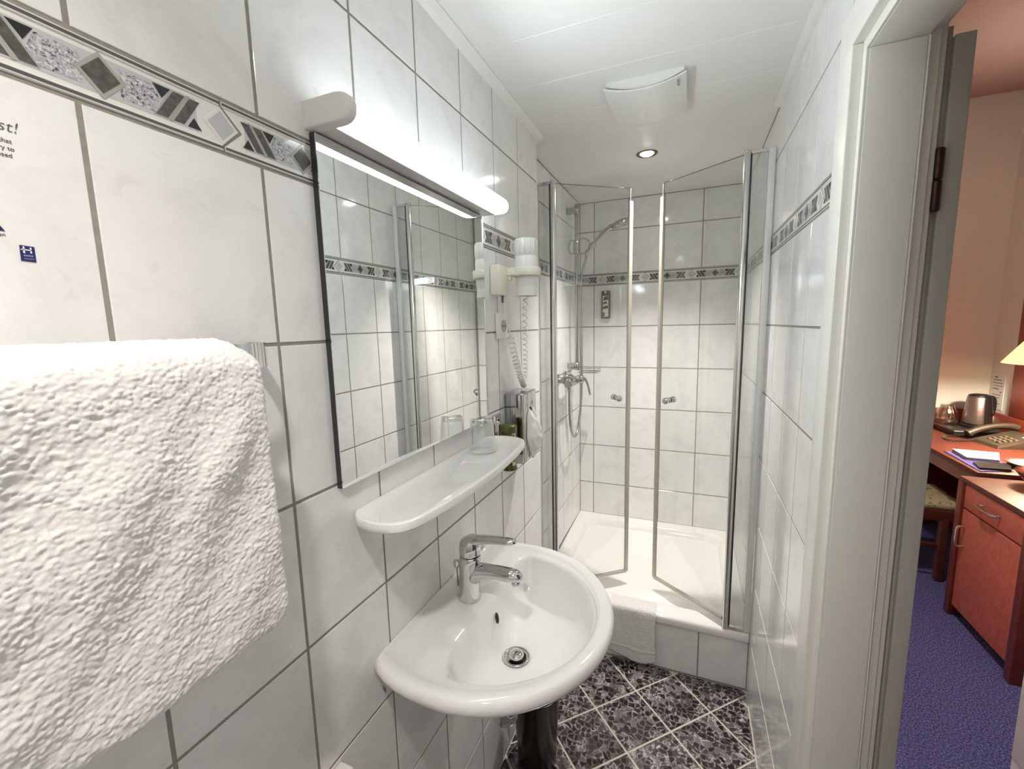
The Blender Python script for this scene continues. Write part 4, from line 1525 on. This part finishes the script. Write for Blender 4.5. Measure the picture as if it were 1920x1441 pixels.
de = thing('desk', 'red cherry wood desk in the bedroom corner with kettle and phone on top', 'desk', (2.2, 2.9, 0))
obj('desk_top', MB().box((1.900, 2.275, .722), (2.497, 3.497, .750), 0, .003), CHERRY, de)
obj('apron', MB().box((1.915, 2.30, .655), (1.940, 3.49, .722)), CHERRYD, de)
obj('side_panel', MB().box((1.93, 3.462, 0), (2.49, 3.492, .722)), CHERRYD, de)
obj('back_panel', MB().box((2.465, 2.285, .10), (2.485, 3.462, .722)), CHERRYD, de)
obj('backsplash', MB().box((2.478, 1.79, .750), (2.498, 3.498, .868), 0, .003), REDPANEL, de)
obj('backsplash', MB().box((1.905, 3.478, .750), (2.478, 3.498, .868), 0, .003), REDPANEL, de)

cb = thing('cabinet', 'red cherry wood cabinet with a drawer over a door, left of bedroom doorway view', 'cabinet', (2.15, 2.02, 0))
cb['label'] = 'red cherry wood cabinet with one drawer over a door beside the desk'
obj('cabinet_body', MB().box((1.862, 1.80, .055), (2.475, 2.262, .705)), CHERRYD, cb)
obj('cabinet_top', MB().box((1.835, 1.765, .705), (2.476, 2.272, .728), 0, .003), CHERRY, cb)
for yq in (2.252, 1.782):
    obj('corner_post', MB().box((1.832, yq - .020, .0), (1.872, yq + .020, .705), 0, .003), CHERRYD, cb)
for yq in (2.252, 1.782):
    obj('rear_leg', MB().box((2.43, yq - .018, .0), (2.465, yq + .018, .06)), CHERRYD, cb)
dw = obj('drawer', MB().box((1.842, 1.806, .582), (1.864, 2.228, .700), 0, .003), CHERRYF, cb)
dd = obj('cabinet_door', MB().box((1.842, 1.806, .062), (1.864, 2.228, .574), 0, .003), CHERRYF, cb)


def pull(p0, p1, par):
    a, b = Vector(p0), Vector(p1)
    o1 = Vector((-.028, 0, 0))
    pts = spline([a, a + o1 * .8, a.lerp(b, .2) + o1 * 1.05, a.lerp(b, .8) + o1 * 1.05, b + o1 * .8, b], 6)
    return obj('pull_handle', MB().tube(pts, .006, 10), CHROME, None)


ph = pull((1.842, 2.08, .645), (1.842, 1.96, .645), dw)
ph.parent = dw
ph.matrix_parent_inverse = (Matrix.Translation(cb.location).inverted() @ Matrix.Identity(4)).inverted() @ Matrix.Translation(cb.location).inverted()
ph2 = pull((1.842, 2.196, .49), (1.842, 2.196, .39), dd)
ph2.parent = dd

ch = thing('desk_chair', 'wooden chair with a pale floral seat pushed under the desk', 'chair', (1.8, 2.74, 0))
ch.location = (0, 0, 0)
obj('seat_cushion', MB().box((1.63, 2.575, .425), (2.03, 2.945, .468), 0, .018), FABRIC, ch)
obj('seat_frame', MB().box((1.625, 2.568, .365), (2.025, 2.952, .428), 0, .004), CHERRY, ch)
for x, y in ((1.935, 2.585), (1.935, 2.935), (1.645, 2.585), (1.645, 2.935)):
    h = .38 if x > 1.8 else .88
    obj('leg', MB().box((x - .018, y - .018, 0), (x + .018, y + .018, h), 0, .004), CHERRY, ch)
obj('stretcher', MB().box((1.64, 2.578, .195), (1.94, 2.592, .225), 0, .003), CHERRY, ch)
obj('stretcher', MB().box((1.64, 2.928, .195), (1.94, 2.942, .225), 0, .003), CHERRY, ch)
obj('backrest', MB().box((1.632, 2.60, .62), (1.652, 2.92, .86), 0, .005), CHERRY, ch)

tr_ = thing('tray', 'black tray box on the desk under kettle and glass carafe', 'tray', (2.29, 3.24, .75))
obj('tray_body', MB().box((2.150, 3.082, .7505), (2.430, 3.43, .788), 0, .006), BLACKP, tr_)
obj('tray_badge', MB().box((2.1485, 3.235, .762), (2.1505, 3.275, .768)).box((2.1485, 3.25, .771), (2.1505, 3.262, .774)), GREYST, tr_)

ke = thing('kettle', 'tapered steel and black electric kettle on the black tray', 'kettle', (2.345, 3.27, .788))
kc = (2.345, 3.27)
obj('kettle_base', MB().lathe([(.080, .7885), (.082, .792), (.078, .802), (.070, .805)], (*kc, 0), n=32), BLACKP, ke)
obj('kettle_body', MB().lathe([(.072, .805), (.072, .815), (.057, .982), (.053, .990)], (*kc, 0), n=36), GREYST, ke)
obj('kettle_lid', MB().lathe([(.0535, .988), (.052, .996), (.035, 1.003), (.001, 1.006)], (*kc, 0), n=32), BLACKP, ke)
obj('kettle_panel', cyl_patch(kc, .0738, -1.55, .3, .808, .811).rings([[(kc[0] + (r) * math.cos(-1.55 + 1.9 * k / 14), kc[1] + r * math.sin(-1.55 + 1.9 * k / 14), z) for k in range(15)] for r, z in ((.0735, .808), (.0735, .816), (.0585, .982), (.054, .991))], 0, False, False, True, False), BLACKP, ke)
obj('kettle_handle', MB().tube(spline([(kc[0] + .035, kc[1] + .020, .985), (kc[0] + .085, kc[1] + .035, .975), (kc[0] + .098, kc[1] + .042, .92), (kc[0] + .088, kc[1] + .038, .86), (kc[0] + .055, kc[1] + .025, .83)], 6), .011, 10), BLACKP, ke)

ca = MB().lathe([(.045, .7885), (.060, .800), (.062, .830), (.050, .875), (.036, .905), (.036, .915), (.034, .915), (.034, .903), (.048, .872), (.059, .830), (.057, .803), (.001, .795)], (2.215, 3.33, 0), n=32, cap1=False)
tag(obj('carafe', ca, m_glass('grey_carafe_glass', (.80, .77, .73), .02, .16)), 'bulbous clear glass pot on the black tray left of the kettle', 'carafe')

pt = thing('telephone', 'dark grey desk phone with handset in front of the kettle', 'telephone', (2.34, 2.95, .75))
rot_ = math.radians(0)


def PB(poly_low, poly_high, z0, z1a, z1b):
    pass


pb = MB()
base = [(2.195, 2.99), (2.225, 2.80), (2.43, 2.83), (2.42, 3.06)]
q = [(x, y, .7505) for x, y in base] + [(2.205, 2.985, .768), (2.232, 2.808, .768), (2.425, 2.838, .815), (2.415, 3.052, .815)]
pb.add(q, [(3, 2, 1, 0), (4, 5, 6, 7), (0, 1, 5, 4), (1, 2, 6, 5), (2, 3, 7, 6), (3, 0, 4, 7)])
obj('phone_base', pb, PHONE, pt)
hsd = MB()
pts = spline([(2.19, 3.02, .785), (2.24, 3.028, .812), (2.32, 3.038, .838), (2.39, 3.046, .842), (2.43, 3.05, .832)], 6)
hsd.tube(pts, [.024 - .007 * math.sin(PI * k / (len(pts) - 1)) for k in range(len(pts))], 12)
obj('handset', hsd, PHONE, pt)
kk = MB()
for i in range(4):
    for j in range(3):
        t0 = .25 + .11 * i
        x = 2.205 + .215 * t0
        y = 2.86 + .042 * j
        z = .768 + .047 * (x - 2.205) / .215
        kk.box((x - .007, y - .012, z - .003), (x + .007, y + .012, z + .004))
obj('keypad', kk, pmat('phone_keys', (.16, .13, .09), .4), pt)
obj('phone_label', MB().add([(2.375, 2.845, .8055), (2.375, 2.90, .8055), (2.41, 2.90, .8135), (2.41, 2.845, .8135)], [(0, 1, 2, 3)]), PAPER, pt)
obj('handset_cord', coil([(2.195, 3.03, .775), (2.12, 3.05, .759), (2.07, 3.00, .758), (2.08, 2.93, .758), (2.16, 2.95, .758), (2.20, 2.97, .760)], .006, 34, .0018, 8, 5), PHONE, pt)


def sheet(name, quad, z, th, mat, label, cat):
    mb_ = MB().prism(quad, z, z + th, lambda u, v, h: (u, v, h))
    return tag(obj(name, mb_, mat), label, cat)


sheet('folder', [(1.932, 2.655), (1.915, 2.285), (2.06, 2.33), (2.12, 2.60)], .7505, .004, BLUEF, 'blue folder lying on the desk edge under the white booklet', 'folder')
bkq = [(1.966, 2.655), (1.952, 2.485), (2.075, 2.470), (2.150, 2.630)]
bo = thing('booklet', 'thick white booklet lying on the blue folder', 'booklet', (2.06, 2.56, .755))
obj('pages', MB().prism(bkq, .7548, .768, lambda u, v, h: (u, v, h)), pmat('grey_page_edges', (.25, .22, .20), .8), bo)
obj('cover', MB().prism(bkq, .768, .7705, lambda u, v, h: (u, v, h)), PAPER, bo)
sheet('notepad', [(1.952, 2.425), (1.926, 2.312), (2.045, 2.318), (2.10, 2.435)], .7548, .010, BLACKP, 'black writing pad on the desk between white booklet and sweet bowl', 'notepad')
pl = thing('saucer', 'round white plate with brown rim on the desk behind the booklet', 'plate', (2.175, 2.425, .75))
obj('rim', MB().lathe([(.042, .7505), (.088, .768), (.095, .774), (.093, .777), (.081, .772)], (2.175, 2.425, 0), n=36, cap1=False), pmat('brown_rim', (.16, .05, .03), .4), pl)
obj('dish', MB().lathe([(.079, .770), (.081, .774), (.070, .774), (.001, .7735)], (2.175, 2.425, 0), n=36), pmat('cream_dish', (.72, .68, .55), .4), pl)
bw = MB().lathe([(.050, .7285), (.058, .732), (.095, .775), (.112, .800), (.108, .801), (.090, .778), (.055, .740), (.001, .738)], (2.095, 2.16, 0), n=32, cap1=False)
tag(obj('sweet_bowl', bw, GLASSD), 'smoky glass bowl of sweets standing on the red cabinet top', 'bowl')
for k in range(5):
    a = 2 * PI * k / 5 + .4
    r = .028 if k else 0
    c = (2.095 + r * 1.3 * math.cos(a), 2.16 + r * 1.3 * math.sin(a), .760 + .010 * (k % 2))
    mb_ = MB().lathe([(.002, -.026), (.012, -.030), (.004, -.016), (.012, -.010), (.014, 0), (.012, .010), (.004, .016), (.012, .030), (.002, .026)], c, (math.cos(a * 2), math.sin(a * 2), .2), n=12)
    tag(obj('sweet', mb_, SWEET), 'brown wrapped sweet in the smoky glass bowl', 'sweet', 'sweets in the bowl')

tl = thing('table_lamp', 'lit table lamp with yellow cone shade at right edge of photo', 'lamp', (2.29, 2.56, .75))
lc = (2.29, 2.56)
obj('lamp_base', MB().lathe([(.058, .7505), (.060, .757), (.054, .766), (.016, .775)], (*lc, 0), n=28), BRASS, tl)
obj('lamp_stem', MB().lathe([(.010, .774), (.010, 1.30)], (*lc, 0), n=14), BRASS, tl)
obj('lamp_shade', MB().lathe([(.195, 1.265), (.055, 1.485), (.053, 1.485), (.192, 1.266)], (*lc, 0), n=48, cap0=False, cap1=False), SHADE, tl)
lp = bpy.data.lights.new('table_lamp_bulb', 'POINT')
lp.energy = ROOM_W
lp.color = (1.0, 0.93, 0.82)
lp.shadow_soft_size = .03
lo = bpy.data.objects.new('table_lamp_bulb', lp)
lo.location = (*lc, 1.34)
COL.objects.link(lo)
lo.parent = tl
lo.matrix_parent_inverse = Matrix.Translation(tl.location).inverted()

ps = thing('paper_notice', 'white printed sheet hanging on the bedroom wall above the desk corner', 'notice', (2.49, 3.42, .98))
obj('sheet', MB().box((2.4965, 3.345, .885), (2.499, 3.475, 1.12)), PAPER, ps)
ln_ = MB()
for k, (a, b, h) in enumerate([(.42, .45, .008), (.38, .455, .006), (.365, .46, .005), (.36, .45, .004), (.40, .46, .006), (.365, .385, .006), (.37, .455, .004), (.38, .46, .004), (.40, .46, .003), (.37, .42, .003)]):
    z = 1.105 - .020 * k
    ln_.box((2.4958, 3 + a, z - h), (2.4966, 3 + b, z))
obj('printed_lines', ln_, INKG, ps)
rso = thing('room_socket', 'cream socket plate on the red desk upstand', 'socket', (2.478, 3.40, .80))
obj('plate', MB().box((2.470, 3.372, .770), (2.4785, 3.442, .840), 0, .003), CREAM, rso)
obj('recess', MB().lathe([(.020, 0), (.020, .0008)], (2.470, 3.407, .805), (-1, 0, 0), n=24), pmat('socket_brown', (.35, .25, .15), .5), rso)
tag(obj('wall_panel', MB().box((2.480, 2.20, .87), (2.498, 3.245, 2.0), 0, .003), REDPANEL), 'tall red wood panel on the bedroom wall behind the lamp', 'panel')
wd = thing('wardrobe', 'white cupboard side standing in the bedroom at lower right photo corner', 'wardrobe', (1.6, .8, 0))
obj('carcass', MB().box((1.60, .55, .06), (2.20, 1.295, 1.9), 0, .003), WARDW, wd)
obj('plinth', MB().box((1.602, .56, 0), (2.19, 1.293, .06)), WARDW, wd)
